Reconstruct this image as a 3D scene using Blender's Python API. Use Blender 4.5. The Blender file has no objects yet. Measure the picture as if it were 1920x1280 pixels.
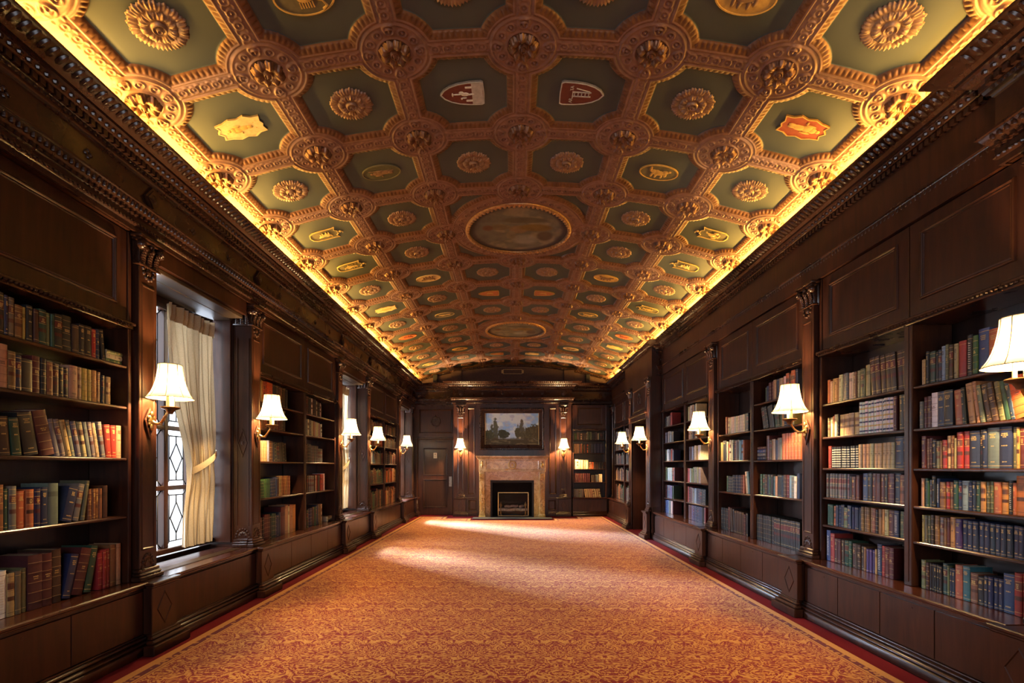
import bpy, math, random
import numpy as np
from mathutils import Vector, Matrix
PI = math.pi
rng = random.Random(7)
C = bpy.context.scene.collection
sc = bpy.context.scene
HC = 1.4                                  # camera height

# ------------------------------------------------------------------ helpers
class MB:
    def __init__(s):
        s.v = []; s.f = []; s.m = []; s.c = []
    def add(s, vs, fs, m=0, col=None):
        b = len(s.v)
        s.v.extend(vs)
        for f in fs:
            s.f.append(tuple(b + i for i in f)); s.m.append(m); s.c.append(col)
        return s
    def box(s, x0, x1, y0, y1, z0, z1, m=0, col=None):
        vs = [(x0,y0,z0),(x1,y0,z0),(x1,y1,z0),(x0,y1,z0),(x0,y0,z1),(x1,y0,z1),(x1,y1,z1),(x0,y1,z1)]
        return s.add(vs, [(0,3,2,1),(4,5,6,7),(0,1,5,4),(1,2,6,5),(2,3,7,6),(3,0,4,7)], m, col)
    def cbox(s, x0, x1, y0, y1, z0, z1, c=.004, m=0, col=None):
        if x0 > x1: x0, x1 = x1, x0
        if y0 > y1: y0, y1 = y1, y0
        c = min(c, (x1-x0)*.45, (y1-y0)*.45, (z1-z0)*.45)
        X = (x0, x1); Y = (y0, y1); Z = (z0, z1); vs = []; idx = {}
        for i in (0,1):
            for j in (0,1):
                for k in (0,1):
                    sx, sy, sz = (c if i == 0 else -c), (c if j == 0 else -c), (c if k == 0 else -c)
                    for a, p in enumerate(((X[i], Y[j]+sy, Z[k]+sz), (X[i]+sx, Y[j], Z[k]+sz), (X[i]+sx, Y[j]+sy, Z[k]))):
                        idx[i,j,k,a] = len(vs); vs.append(p)
        I = lambda i,j,k,a: idx[i,j,k,a]
        fs = []
        for i in (0,1):
            q = [I(i,0,0,0),I(i,1,0,0),I(i,1,1,0),I(i,0,1,0)]; fs.append(q if i else q[::-1])
            q = [I(0,i,0,1),I(0,i,1,1),I(1,i,1,1),I(1,i,0,1)]; fs.append(q if i else q[::-1])
            q = [I(0,0,i,2),I(1,0,i,2),I(1,1,i,2),I(0,1,i,2)]; fs.append(q if i else q[::-1])
        for j in (0,1):
            for k in (0,1):
                fs.append((I(0,j,k,1),I(1,j,k,1),I(1,j,k,2),I(0,j,k,2)))
                fs.append((I(j,0,k,0),I(j,1,k,0),I(j,1,k,2),I(j,0,k,2)))
                fs.append((I(j,k,0,0),I(j,k,1,0),I(j,k,1,1),I(j,k,0,1)))
        for i in (0,1):
            for j in (0,1):
                for k in (0,1):
                    fs.append((I(i,j,k,0),I(i,j,k,1),I(i,j,k,2)))
        return s.add(vs, fs, m, col)
    def obox(s, c, ax, ay, az, m=0, col=None):
        c = Vector(c); ax = Vector(ax); ay = Vector(ay); az = Vector(az); vs = []
        for k in (-1,1):
            for (i,j) in ((-1,-1),(1,-1),(1,1),(-1,1)):
                vs.append(tuple(c + ax*i + ay*j + az*k))
        return s.add(vs, [(0,3,2,1),(4,5,6,7),(0,1,5,4),(1,2,6,5),(2,3,7,6),(3,0,4,7)], m, col)
    def blob(s, c, ax, ay, az, seg=6, rings=4, m=0, col=None):
        c = Vector(c); ax = Vector(ax); ay = Vector(ay); az = Vector(az)
        vs = [tuple(c - az)]; fs = []
        for r in range(1, rings):
            t = PI*r/rings - PI/2
            for k in range(seg):
                a = 2*PI*k/seg
                vs.append(tuple(c + ax*(math.cos(a)*math.cos(t)) + ay*(math.sin(a)*math.cos(t)) + az*math.sin(t)))
        vs.append(tuple(c + az)); n = len(vs) - 1
        for k in range(seg):
            k2 = (k+1) % seg
            fs.append((0, 1+k2, 1+k)); fs.append((n, 1+(rings-2)*seg+k, 1+(rings-2)*seg+k2))
            for r in range(rings-2):
                fs.append((1+r*seg+k, 1+r*seg+k2, 1+(r+1)*seg+k2, 1+(r+1)*seg+k))
        return s.add(vs, fs, m, col)
    def lathe(s, prof, o=(0,0,0), seg=24, m=0, rad=None, ax=None, col=None):
        """profile (r, z) about the z axis at o; ax = (x, y, z axes) to turn it; rad(a) scales the radius"""
        o = Vector(o)
        X, Y, Z = [Vector(q) for q in (ax or ((1,0,0),(0,1,0),(0,0,1)))]
        vs = []; fs = []
        for (r, z) in prof:
            for k in range(seg):
                a = 2*PI*k/seg; rr = r*(rad(a) if rad else 1)
                vs.append(tuple(o + X*(rr*math.cos(a)) + Y*(rr*math.sin(a)) + Z*z))
        for i in range(len(prof)-1):
            for k in range(seg):
                k2 = (k+1) % seg
                fs.append((i*seg+k, i*seg+k2, (i+1)*seg+k2, (i+1)*seg+k))
        return s.add(vs, fs, m, col)
    def tube(s, pts, r, seg=8, m=0, col=None):
        pts = [Vector(p) for p in pts]; n = len(pts)
        R = r if isinstance(r, (list, tuple)) else [r]*n
        vs = []; fs = []; up = Vector((0.13,0.21,1)).normalized()
        for i, p in enumerate(pts):
            d = (pts[min(i+1,n-1)] - pts[max(i-1,0)]).normalized()
            a = d.cross(up); a = a.normalized() if a.length > 1e-4 else Vector((1,0,0)); b = d.cross(a).normalized()
            for k in range(seg):
                t = 2*PI*k/seg
                vs.append(tuple(p + a*(R[i]*math.cos(t)) + b*(R[i]*math.sin(t))))
        for i in range(n-1):
            for k in range(seg):
                k2 = (k+1) % seg
                fs.append((i*seg+k, i*seg+k2, (i+1)*seg+k2, (i+1)*seg+k))
        fs.append(tuple(range(seg))[::-1]); fs.append(tuple((n-1)*seg+k for k in range(seg)))
        return s.add(vs, fs, m, col)
    def prism(s, poly, y0, y1, m=0, col=None):
        """polygon in x,z extruded from y0 (front) to y1"""
        n = len(poly)
        vs = [(x,y0,z) for x,z in poly] + [(x,y1,z) for x,z in poly]
        fs = [tuple(range(n)), tuple(range(2*n-1, n-1, -1))] + [(i, n+i, n+(i+1)%n, (i+1)%n) for i in range(n)]
        return s.add(vs, fs, m, col)
    def frame(s, x0, x1, z0, z1, prof, m=0):
        """mitred moulding around a rectangle in x,z; prof = (inward offset, y)"""
        vs = []; fs = []; n = len(prof)
        for (o, y) in prof:
            vs += [(x0+o,y,z0+o),(x1-o,y,z0+o),(x1-o,y,z1-o),(x0+o,y,z1-o)]
        for i in range(n-1):
            for k in range(4):
                k2 = (k+1) % 4
                fs.append((i*4+k, i*4+k2, (i+1)*4+k2, (i+1)*4+k))
        return s.add(vs, fs, m)
    def grid(s, P, m=0, cols=None, wrap=False):
        """P: array [n, k, 3]"""
        n, k = P.shape[:2]
        vs = [tuple(map(float, q)) for q in P.reshape(-1, 3)]
        fs = [(i*k+j, i*k+(j+1)%k, (i+1)*k+(j+1)%k, (i+1)*k+j) for i in range(n-1) for j in range(k if wrap else k-1)]
        return s.add(vs, fs, m)
    def build(s, name, mats, parent=None, smooth=False, off=None):
        me = bpy.data.meshes.new(name)
        vs = s.v
        if off is not None:
            vs = [(x-off[0], y-off[1], z-off[2]) for x, y, z in vs]
        me.from_pydata(vs, [], s.f)
        mats = mats if isinstance(mats, (list, tuple)) else [mats]
        for m in mats: me.materials.append(m)
        if any(s.m): me.polygons.foreach_set('material_index', s.m)
        if any(c is not None for c in s.c):
            at = me.color_attributes.new('Col', 'FLOAT_COLOR', 'CORNER')
            arr = []
            for f, c in zip(s.f, s.c):
                c = c or (.5,.5,.5)
                arr += [c[0], c[1], c[2], 1.0]*len(f)
            at.data.foreach_set('color', arr)
        if smooth is not False:
            me.polygons.foreach_set('use_smooth', [True]*len(me.polygons))
            if smooth is not True: me.set_sharp_from_angle(angle=math.radians(smooth))
        me.update()
        o = bpy.data.objects.new(name, me); C.objects.link(o)
        if parent: o.parent = parent
        return o

def tag(o, label=None, cat=None, group=None, kind=None):
    if label: o['label'] = label
    if cat: o['category'] = cat
    if group: o['group'] = group
    if kind: o['kind'] = kind
    return o
def thing(name, label, cat, loc=(0,0,0), rz=0, group=None, kind=None):
    o = bpy.data.objects.new(name, None); C.objects.link(o)
    o.location = loc; o.rotation_euler = (0,0,rz); o.empty_display_size = .1
    return tag(o, label, cat, group, kind)
def dup(o, loc, rz, label, children):
    r = o.copy(); C.objects.link(r); r.location = loc; r.rotation_euler = (0,0,rz); r['label'] = label
    for ch in children.get(o, []):
        c = ch.copy(); C.objects.link(c); c.parent = r
        for g in children.get(ch, []):
            d = g.copy(); C.objects.link(d); d.parent = c
    return r
def kids():
    k = {}
    for o in bpy.data.objects:
        if o.parent: k.setdefault(o.parent, []).append(o)
    return k

# ------------------------------------------------------------------ materials
def nmat(name):
    m = bpy.data.materials.new(name); m.use_nodes = True
    nt = m.node_tree; b = nt.nodes['Principled BSDF']
    return m, nt, b
def N(nt, t, **kw):
    n = nt.nodes.new(t)
    for k, v in kw.items():
        if hasattr(n, k): setattr(n, k, v)
        else: n.inputs[k].default_value = v
    return n
def ramp(nt, fac, stops):
    r = nt.nodes.new('ShaderNodeValToRGB'); e = r.color_ramp.elements
    while len(e) < len(stops): e.new(.5)
    for q, (p, c) in zip(e, stops): q.position = p; q.color = (*c, 1)
    nt.links.new(fac, r.inputs[0]); return r
def math_(nt, op, a, b=None, c=None):
    n = nt.nodes.new('ShaderNodeMath'); n.operation = op
    for i, q in enumerate((a, b, c)):
        if q is None: continue
        if isinstance(q, (int, float)): n.inputs[i].default_value = q
        else: nt.links.new(q, n.inputs[i])
    return n.outputs[0]
def mixc(nt, fac, a, b):
    n = nt.nodes.new('ShaderNodeMix'); n.data_type = 'RGBA'
    for i, q in ((0, fac), (6, a), (7, b)):
        if isinstance(q, tuple): n.inputs[i].default_value = (*q, 1)
        elif isinstance(q, (int, float)): n.inputs[i].default_value = q
        else: nt.links.new(q, n.inputs[i])
    return n.outputs[2]
def bump(nt, b, h, strength=.3, dist=.005):
    n = N(nt, 'ShaderNodeBump', Strength=strength, Distance=dist)
    nt.links.new(h, n.inputs['Height']); nt.links.new(n.outputs[0], b.inputs['Normal'])
def wood(name, c0, c1, rough=.34, scale=(9,9,.9), coat=.15):
    m, nt, b = nmat(name)
    g = N(nt, 'ShaderNodeNewGeometry'); mp = N(nt, 'ShaderNodeMapping'); mp.inputs['Scale'].default_value = scale
    nt.links.new(g.outputs['Position'], mp.inputs['Vector'])
    n = N(nt, 'ShaderNodeTexNoise', Scale=2.2, Detail=6.0, Roughness=.6, Distortion=.6); nt.links.new(mp.outputs[0], n.inputs['Vector'])
    r = ramp(nt, n.outputs['Fac'], [(.3, c0), (.72, c1)])
    nt.links.new(r.outputs[0], b.inputs['Base Color'])
    n2 = N(nt, 'ShaderNodeTexNoise', Scale=5.0, Detail=3.0); nt.links.new(g.outputs['Position'], n2.inputs['Vector'])
    rr = math_(nt, 'MULTIPLY_ADD', n2.outputs['Fac'], .10, rough - .05); nt.links.new(rr, b.inputs['Roughness'])
    b.inputs['Coat Weight'].default_value = coat; b.inputs['Coat Roughness'].default_value = .22
    b.inputs['Specular IOR Level'].default_value = .4
    return m
def simple(name, c, rough=.5, metal=0, var=.25, scale=30, spec=.5, bmp=0):
    m, nt, b = nmat(name)
    g = N(nt, 'ShaderNodeNewGeometry')
    n = N(nt, 'ShaderNodeTexNoise', Scale=float(scale), Detail=4.0); nt.links.new(g.outputs['Position'], n.inputs['Vector'])
    r = ramp(nt, n.outputs['Fac'], [(.3, tuple(x*(1-var) for x in c)), (.7, tuple(min(1, x*(1+var)) for x in c))])
    nt.links.new(r.outputs[0], b.inputs['Base Color'])
    b.inputs['Roughness'].default_value = rough; b.inputs['Metallic'].default_value = metal
    b.inputs['Specular IOR Level'].default_value = spec
    if bmp: bump(nt, b, n.outputs['Fac'], bmp, .003)
    return m
W0, W1 = (.016,.0044,.0022), (.052,.0150,.0062)
M = {}
M['wood'] = wood('dark_mahogany', W0, W1)
M['woodh'] = wood('dark_mahogany_along', W0, W1, scale=(9,.9,9))
M['woodd'] = wood('dark_mahogany_deep', (.012,.0045,.0028), (.032,.012,.0068), rough=.3)
M['woodm'] = wood('mahogany_top', (.036,.009,.005), (.08,.023,.011), rough=.22, scale=(9,.9,9), coat=.4)
M['carved'] = wood('carved_mahogany', (.018,.0065,.0038), (.048,.0175,.0095), rough=.28, scale=(20,20,20))
M['wallp'] = simple('tympanum_paint', (.09,.040,.026), .6)
M['brass'] = simple('aged_brass', (.55,.36,.14), .3, 1.0, .2, 40)
M['bronze'] = simple('dark_bronze', (.16,.10,.055), .42, .8, .25, 40)
M['iron'] = simple('black_iron', (.012,.012,.013), .5, .3)
M['soot'] = simple('firebox_soot', (.010,.009,.009), .85)
M['black'] = simple('black_plastic', (.012,.012,.013), .45)
M['lead'] = simple('lead_came', (.018,.02,.026), .6, .2)
M['paper'] = simple('page_paper', (.52,.43,.29), .85, 0, .12, 200)
M['sign'] = simple('notice_card', (.75,.7,.55), .5, 0, .05)
M['plate'] = simple('push_plate', (.35,.36,.33), .35, .6)
M['stone'] = simple('hearth_slate', (.07,.07,.062), .5)
M['candle'] = simple('candle_sleeve', (.80,.70,.50), .5, 0, .05)
M['log'] = simple('pale_split_log', (.72,.65,.56), .85, 0, .4, 25, bmp=.6)
M['red'] = simple('burgundy_carpet', (.12,.007,.012), .95, 0, .25, 300, .1, bmp=.3)
M['soffit'] = wood('soffit_wood_daylit', (.035,.022,.013), (.07,.045,.027), rough=.4, scale=(9,.9,9))  # same wood as the walls, window light put into a lighter, greyer brown

def curtain_mat():
    m, nt, b = nmat('cream_curtain')
    g = N(nt, 'ShaderNodeNewGeometry'); n = N(nt, 'ShaderNodeTexNoise', Scale=120.0, Detail=3.0); nt.links.new(g.outputs['Position'], n.inputs['Vector'])
    r = ramp(nt, n.outputs['Fac'], [(.3, (.42,.335,.215)), (.7, (.52,.43,.29))])
    nt.links.new(r.outputs[0], b.inputs['Base Color']); b.inputs['Roughness'].default_value = .6; b.inputs['Sheen Weight'].default_value = .3
    t = N(nt, 'ShaderNodeBsdfTranslucent', Color=(.55,.42,.24,1)); mx = N(nt, 'ShaderNodeMixShader', Fac=.10)
    nt.links.new(b.outputs[0], mx.inputs[1]); nt.links.new(t.outputs[0], mx.inputs[2])
    nt.links.new(mx.outputs[0], nt.nodes['Material Output'].inputs[0]); return m
M['curtain'] = curtain_mat()
def shade_mat():
    m, nt, b = nmat('silk_lampshade')
    n = N(nt, 'ShaderNodeTexNoise', Scale=200.0); r = ramp(nt, n.outputs['Fac'], [(.3,(.86,.72,.48)),(.7,(.93,.80,.56))])
    nt.links.new(r.outputs[0], b.inputs['Base Color']); b.inputs['Roughness'].default_value = .8
    t = N(nt, 'ShaderNodeBsdfTranslucent', Color=(.125,.11,.08,1)); mx = N(nt, 'ShaderNodeMixShader', Fac=.5)
    nt.links.new(b.outputs[0], mx.inputs[1]); nt.links.new(t.outputs[0], mx.inputs[2])
    nt.links.new(mx.outputs[0], nt.nodes['Material Output'].inputs[0]); return m
M['shade'] = shade_mat()
M['trim'] = simple('shade_piping', (.30,.22,.12), .7)
def glow(name, c, s):
    m, nt, b = nmat(name)
    b.inputs['Base Color'].default_value = (*c, 1); b.inputs['Emission Color'].default_value = (*c, 1); b.inputs['Emission Strength'].default_value = s
    return m
M['tube'] = glow('cove_lamp_glass', (1,.52,.12), 6)
def glass(name, tint=(1,1,1)):
    m, nt, b = nmat(name)
    nt.nodes.remove(b)
    t = N(nt, 'ShaderNodeBsdfTransparent', Color=(*tint,1)); g = N(nt, 'ShaderNodeBsdfGlossy', Roughness=.05)
    lw = N(nt, 'ShaderNodeLayerWeight', Blend=.5); f = math_(nt, 'MULTIPLY_ADD', math_(nt, 'POWER', lw.outputs['Facing'], 4.0), .45, .03); n = N(nt, 'ShaderNodeTexNoise', Scale=6.0); bp = N(nt, 'ShaderNodeBump', Strength=.15, Distance=.01)
    nt.links.new(n.outputs['Fac'], bp.inputs['Height']); nt.links.new(bp.outputs[0], g.inputs['Normal'])
    mx = nt.nodes.new('ShaderNodeMixShader'); nt.links.new(f, mx.inputs[0]); nt.links.new(t.outputs[0], mx.inputs[1]); nt.links.new(g.outputs[0], mx.inputs[2])
    nt.links.new(mx.outputs[0], nt.nodes['Material Output'].inputs[0]); return m
M['glass'] = glass('window_glass'); M['fglass'] = glass('screen_glass', (.85,.85,.85))
def marble():
    m, nt, b = nmat('sienna_marble')
    g = N(nt, 'ShaderNodeNewGeometry')
    n = N(nt, 'ShaderNodeTexNoise', Scale=3.5, Detail=8.0, Roughness=.62, Distortion=1.6); nt.links.new(g.outputs['Position'], n.inputs['Vector'])
    r = ramp(nt, n.outputs['Fac'], [(.25,(.28,.15,.030)),(.45,(.60,.39,.11)),(.6,(.72,.54,.21)),(.72,(.50,.27,.09))])
    w = math_(nt, 'ABSOLUTE', math_(nt, 'SUBTRACT', n.outputs['Fac'], .5)); v = math_(nt, 'LESS_THAN', w, .006)
    nt.links.new(mixc(nt, v, r.outputs[0], (.12,.045,.02)), b.inputs['Base Color'])
    b.inputs['Roughness'].default_value = .22; return m
M['marble'] = marble()
def colmat(name, rough=.5, spec=.4, wear=.3):
    m, nt, b = nmat(name)
    a = N(nt, 'ShaderNodeVertexColor', layer_name='Col')
    tc = N(nt, 'ShaderNodeTexCoord'); n = N(nt, 'ShaderNodeTexNoise', Scale=45.0, Detail=4.0); nt.links.new(tc.outputs['Object'], n.inputs['Vector'])
    f = math_(nt, 'MULTIPLY_ADD', n.outputs['Fac'], wear*2, 1 - wear)
    v = N(nt, 'ShaderNodeVectorMath', operation='SCALE'); nt.links.new(a.outputs[0], v.inputs[0]); nt.links.new(f, v.inputs['Scale'])
    nt.links.new(v.outputs[0], b.inputs['Base Color']); b.inputs['Roughness'].default_value = rough; b.inputs['Specular IOR Level'].default_value = spec
    return m
M['book'] = colmat('book_cloth', .42, .45); M['canvas'] = colmat('oil_paint', .45, .3, .08); M['fresco'] = colmat('painted_plaster', .7, .2, .1)
def coffer_mat():
    m, nt, b = nmat('gilded_coffer_plaster')
    a = N(nt, 'ShaderNodeAttribute', attribute_name='sd')
    g = N(nt, 'ShaderNodeNewGeometry'); n = N(nt, 'ShaderNodeTexNoise', Scale=14.0, Detail=5.0); nt.links.new(g.outputs['Position'], n.inputs['Vector'])
    n3 = N(nt, 'ShaderNodeTexNoise', Scale=1.1, Detail=2.0); nt.links.new(g.outputs['Position'], n3.inputs['Vector'])
    pan = ramp(nt, n3.outputs['Fac'], [(.35,(.034,.043,.043)),(.65,(.050,.061,.062))])
    egg = ramp(nt, n.outputs['Fac'], [(.3,(.10,.043,.020)),(.7,(.18,.080,.036))])
    rib = ramp(nt, n.outputs['Fac'], [(.3,(.165,.088,.066)),(.7,(.25,.138,.104))])
    f1 = math_(nt, 'GREATER_THAN', a.outputs['Fac'], 0.0); f2 = math_(nt, 'GREATER_THAN', a.outputs['Fac'], .047)
    c = mixc(nt, f2, mixc(nt, f1, pan.outputs[0], egg.outputs[0]), rib.outputs[0])
    nt.links.new(c, b.inputs['Base Color']); b.inputs['Specular IOR Level'].default_value = .35
    nt.links.new(math_(nt, 'MULTIPLY_ADD', f1, -.12, .55), b.inputs['Roughness']); nt.links.new(math_(nt, 'MULTIPLY', f1, .3), b.inputs['Metallic'])
    return m
M['coffer'] = coffer_mat()
M['gilt'] = simple('gilded_plaster', (.24,.135,.082), .45, .3, .25, 20)
M['boss'] = simple('bronzed_boss', (.15,.066,.032), .4, .4, .35, 25)
M['goldline'] = simple('gold_leaf_line', (.62,.44,.16), .4, .4, .15, 40)
M['frame_gilt'] = simple('carved_gilt_rim', (.42,.22,.09), .35, .6, .3, 40)
def carpet_mat():
    m, nt, b = nmat('patterned_carpet')
    a = N(nt, 'ShaderNodeAttribute', attribute_name='edge'); e = a.outputs['Fac']
    g = N(nt, 'ShaderNodeNewGeometry')
    sx = nt.nodes.new('ShaderNodeSeparateXYZ'); nt.links.new(g.outputs['Position'], sx.inputs[0])
    cx = nt.nodes.new('ShaderNodeCombineXYZ')                    # damask repeat: mirrored about the axis of each motif
    nt.links.new(math_(nt, 'PINGPONG', sx.outputs[0], .34), cx.inputs[0]); nt.links.new(math_(nt, 'MODULO', math_(nt, 'ADD', sx.outputs[1], 20.0), .92), cx.inputs[1])
    n = N(nt, 'ShaderNodeTexNoise', Scale=5.0, Detail=1.4, Roughness=.5, Distortion=2.2); nt.links.new(cx.outputs[0], n.inputs['Vector'])
    n2 = N(nt, 'ShaderNodeTexNoise', Scale=12.0, Detail=1.5, Distortion=1.2); nt.links.new(cx.outputs[0], n2.inputs['Vector'])
    n3 = N(nt, 'ShaderNodeTexNoise', Scale=220.0, Detail=2.0); nt.links.new(g.outputs['Position'], n3.inputs['Vector'])
    s = math_(nt, 'SINE', math_(nt, 'MULTIPLY', n.outputs['Fac'], 52.0))
    s2 = math_(nt, 'SINE', math_(nt, 'MULTIPLY', n2.outputs['Fac'], 34.0))
    q = math_(nt, 'ADD', math_(nt, 'MULTIPLY', s, .65), math_(nt, 'MULTIPLY', s2, .55))
    f = ramp(nt, math_(nt, 'MULTIPLY_ADD', q, .5, .5), [(.43,(.20,.011,.007)),(.49,(.42,.135,.024)),(.85,(.55,.265,.055))])
    # border: gold band, dark figured band, gold line
    gold = (.50,.23,.038)
    w = N(nt, 'ShaderNodeTexVoronoi', Scale=22.0); nt.links.new(g.outputs['Position'], w.inputs['Vector'])
    fig = ramp(nt, w.outputs['Distance'], [(.34,(.46,.20,.040)),(.42,(.13,.010,.007))])
    def band(lo, hi):
        return math_(nt, 'MULTIPLY', math_(nt, 'GREATER_THAN', e, lo), math_(nt, 'LESS_THAN', e, hi))
    c = mixc(nt, math_(nt, 'LESS_THAN', e, .148), f.outputs[0], gold)
    c = mixc(nt, band(.062, .112), c, fig.outputs[0])
    c = mixc(nt, band(.128, .136), c, (.25,.03,.015))
    v = N(nt, 'ShaderNodeVectorMath', operation='SCALE'); nt.links.new(c, v.inputs[0]); nt.links.new(math_(nt, 'MULTIPLY_ADD', n3.outputs['Fac'], .5, .75), v.inputs['Scale'])
    nt.links.new(v.outputs[0], b.inputs['Base Color']); b.inputs['Roughness'].default_value = .95; b.inputs['Specular IOR Level'].default_value = .15
    b.inputs['Sheen Weight'].default_value = .15; b.inputs['Sheen Roughness'].default_value = .35
    bump(nt, b, n3.outputs['Fac'], .5, .003); return m
M['carpet'] = carpet_mat()

def text(body, size, ext, mat, parent, loc, rot, align='CENTER'):
    cu = bpy.data.curves.new('lettering', 'FONT'); cu.body = body; cu.size = size; cu.extrude = ext; cu.align_x = 'CENTER'; cu.align_y = align
    tmp = bpy.data.objects.new('tmp', cu); C.objects.link(tmp); bpy.context.view_layer.update()
    me = bpy.data.meshes.new_from_object(tmp.evaluated_get(bpy.context.evaluated_depsgraph_get())); bpy.data.objects.remove(tmp)
    me.materials.clear(); me.materials.append(mat); me.name = 'lettering'
    l = bpy.data.objects.new('lettering', me); C.objects.link(l); l.parent = parent; l.location = loc; l.rotation_euler = rot
    return l
# ------------------------------------------------------------------ plan
YB, YE = -3.0, 14.62                     # back wall, end wall
PL, PR = 2.83, 2.86                      # pilaster planes: left wall x = -PL, right wall x = PR
def wall_place(side, y, plane=None):
    """(location, turn) for a thing built facing -y with x to its right; y is the world y (or x on the end wall) of its origin"""
    if side == 'L': return (-(plane or PL), y, 0), PI/2
    if side == 'R': return ((plane or PR), y, 0), -PI/2
    return (y, plane or YE, 0), 0
def wpt(side, plane, y0, p):
    """local point -> world for a wall-built thing"""
    x, d, z = p
    if side == 'L': return (-(plane) - d, y0 + x, z)
    if side == 'R': return (plane + d, y0 - x, z)
    return (y0 + x, plane + d, z)
LW = [3.90, 5.55, 8.28, 9.93, 12.66, 14.31]    # left pilasters
LWIN = [(3.99, 5.46), (8.37, 9.84), (12.75, 14.22)]

# ------------------------------------------------------------------ floor and carpet
fl = MB(); fl.box(-3.6, 3.6, YB, YE+.6, -.1, 0)
tag(fl.build('floor', M['red']), 'burgundy carpeted floor showing as a border round the room', kind='structure')
poly = [(-2.57,YB+.2),(2.525,YB+.2),(2.525,14.0),(1.80,14.0),(1.80,13.5),(1.12,13.5),(1.12,13.0),(-1.10,13.0),(-1.10,13.5),(-1.80,13.5),(-1.80,14.0),(-2.57,14.0)]
def inset(poly, d):
    out = []; n = len(poly)
    for i in range(n):
        p0, p1, p2 = Vector(poly[i-1]), Vector(poly[i]), Vector(poly[(i+1)%n])
        a = (p1-p0).normalized(); b = (p2-p1).normalized()
        na = Vector((-a.y, a.x)); nb = Vector((-b.y, b.x))
        out.append(tuple(p1 + na*d + nb*d))
    return out
cm = MB(); offs = [0, .06, .11, .15, .22]; ev = []
rings = [inset(poly, d) for d in offs]; n = len(poly)
for d, r in zip(offs, rings):
    for (x, y) in r: cm.v.append((x, y, .012)); ev.append(d)
for i in range(len(offs)-1):
    for k in range(n):
        k2 = (k+1) % n
        cm.f.append((i*n+k, i*n+k2, (i+1)*n+k2, (i+1)*n+k)); cm.m.append(0); cm.c.append(None)
b = len(cm.v)
cm.f.append(tuple((len(offs)-1)*n + k for k in range(n))); cm.m.append(0); cm.c.append(None)
for (x, y) in poly: cm.v.append((x, y, .001)); ev.append(0)
for k in range(n):
    cm.f.append((b+k, b+(k+1)%n, (k+1)%n, k)); cm.m.append(0); cm.c.append(None)
o = cm.build('carpet', M['carpet'])
at = o.data.attributes.new('edge', 'FLOAT', 'POINT'); at.data.foreach_set('value', ev)
tag(o, 'gold and red damask patterned carpet running the length of the room', 'carpet')

# ------------------------------------------------------------------ walls
def wall_side(name, side, plane, wins, doors, label):
    s = -1 if side == 'L' else 1
    w = MB()
    def bx(a, b2, y0, y1, z0, z1, m=0):
        x0, x1 = s*a, s*b2
        w.box(min(x0,x1), max(x0,x1), y0, y1, z0, z1, m)
    back = plane + .46
    holes = sorted(wins + doors)
    y = YB
    for (h0, h1) in holes:
        bx(back, back+.12, y, h0, 0, 3.78); y = h1
    bx(back, back+.12, y, YE+.1, 0, 3.78)
    for (h0, h1) in wins:
        bx(back, back+.12, h0, h1, 0, .56); bx(back, back+.12, h0, h1, 2.93, 3.78)
    bx(plane+.03, back, YB, YE, 3.172, 3.712)                  # behind the entablature
    bx(plane+.22, back+.12, YB, YE+.1, 3.712, 4.25)
    return w, bx
w, bx = wall_side('wall_left', 'L', PL, LWIN, [], '')
for (h0, h1) in LWIN:                                          # window recesses
    bx(PL+.205, PL+.46, h0-.1, h0, 0, 3.17); bx(PL+.205, PL+.46, h1, h1+.1, 0, 3.17)
    bx(PL+.02, PL+.46, h0+.08, h1-.08, 3.03, 3.172); bx(PL+.205, PL+.46, h0-.05, h1+.05, 3.03, 3.172)
wl = tag(w.build('wall_left', M['wood']), 'dark panelled wall with three window recesses', kind='structure')
for (h0, h1) in LWIN:
    q = MB(); q.cbox(-PL-.45, -PL-.21, h0+.005, h1-.005, 2.99, 3.027, .004); q.cbox(-PL-.212, -PL-.06, h0+.08, h1-.08, 2.992, 3.027, .004)
    q.build('recess_soffit', M['soffit'], wl)
    q = MB()
    for (ya, yb, yy) in ((h1-.03, h1-.002, -1), (h0+.002, h0+.03, 1)):
        q.cbox(-PL-.45, -PL-.22, ya, yb, .58, 2.99, .004)
    q.build('recess_panel', M['wood'], wl)
w, bx = wall_side('wall_right', 'R', PR, [], [(10.05, 11.25)], '')
PP = 2.68                                                      # plane of the projecting door bay
bx(PP+.03, PR+.46, 9.72, 10.05, 0, 3.712); bx(PP+.03, PR+.46, 11.25, 11.56, 0, 3.712)
bx(PP+.03, PR+.46, 10.05, 11.25, 2.36, 3.712)
bx(PR+.30, PR+.42, 10.05, 11.25, 0, 2.36)
bx(PP+.03, PR+.1, 11.56, 12.0, 3.172, 3.712); pass
wr = tag(w.build('wall_right', M['wood']), 'dark panelled wall with a projecting doorway bay', kind='structure')
YC = 14.25                                                     # chimney breast front
w = MB()
w.box(-3.5, 3.5, YE, YE+.2, 0, 4.6)
w.box(-1.66, -.62, YC, YE, 0, 3.78); w.box(.66, 1.69, YC, YE, 0, 3.78); w.box(-.62, .66, YC, YE, 1.06, 3.78)
w.box(1.69, 2.82, YE-.02, YE, 2.5, 3.78); w.box(-2.85, -1.66, YE-.05, YE, 2.28, 3.78)
w.box(-2.85, -2.74, YE-.06, YE, 0, 2.28); w.box(-1.72, -1.66, YE-.06, YE, 0, 2.28)
we = tag(w.build('wall_end', M['wood']), 'panelled end wall with chimney breast and arched top', kind='structure')
w = MB(); w.box(-3.5, 3.5, YB-.2, YB, 0, 4.6)
tag(w.build('wall_back', M['wood']), 'panelled wall behind the viewpoint', kind='structure')
w = MB()                                                       # painted arch above the end cornice
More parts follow.
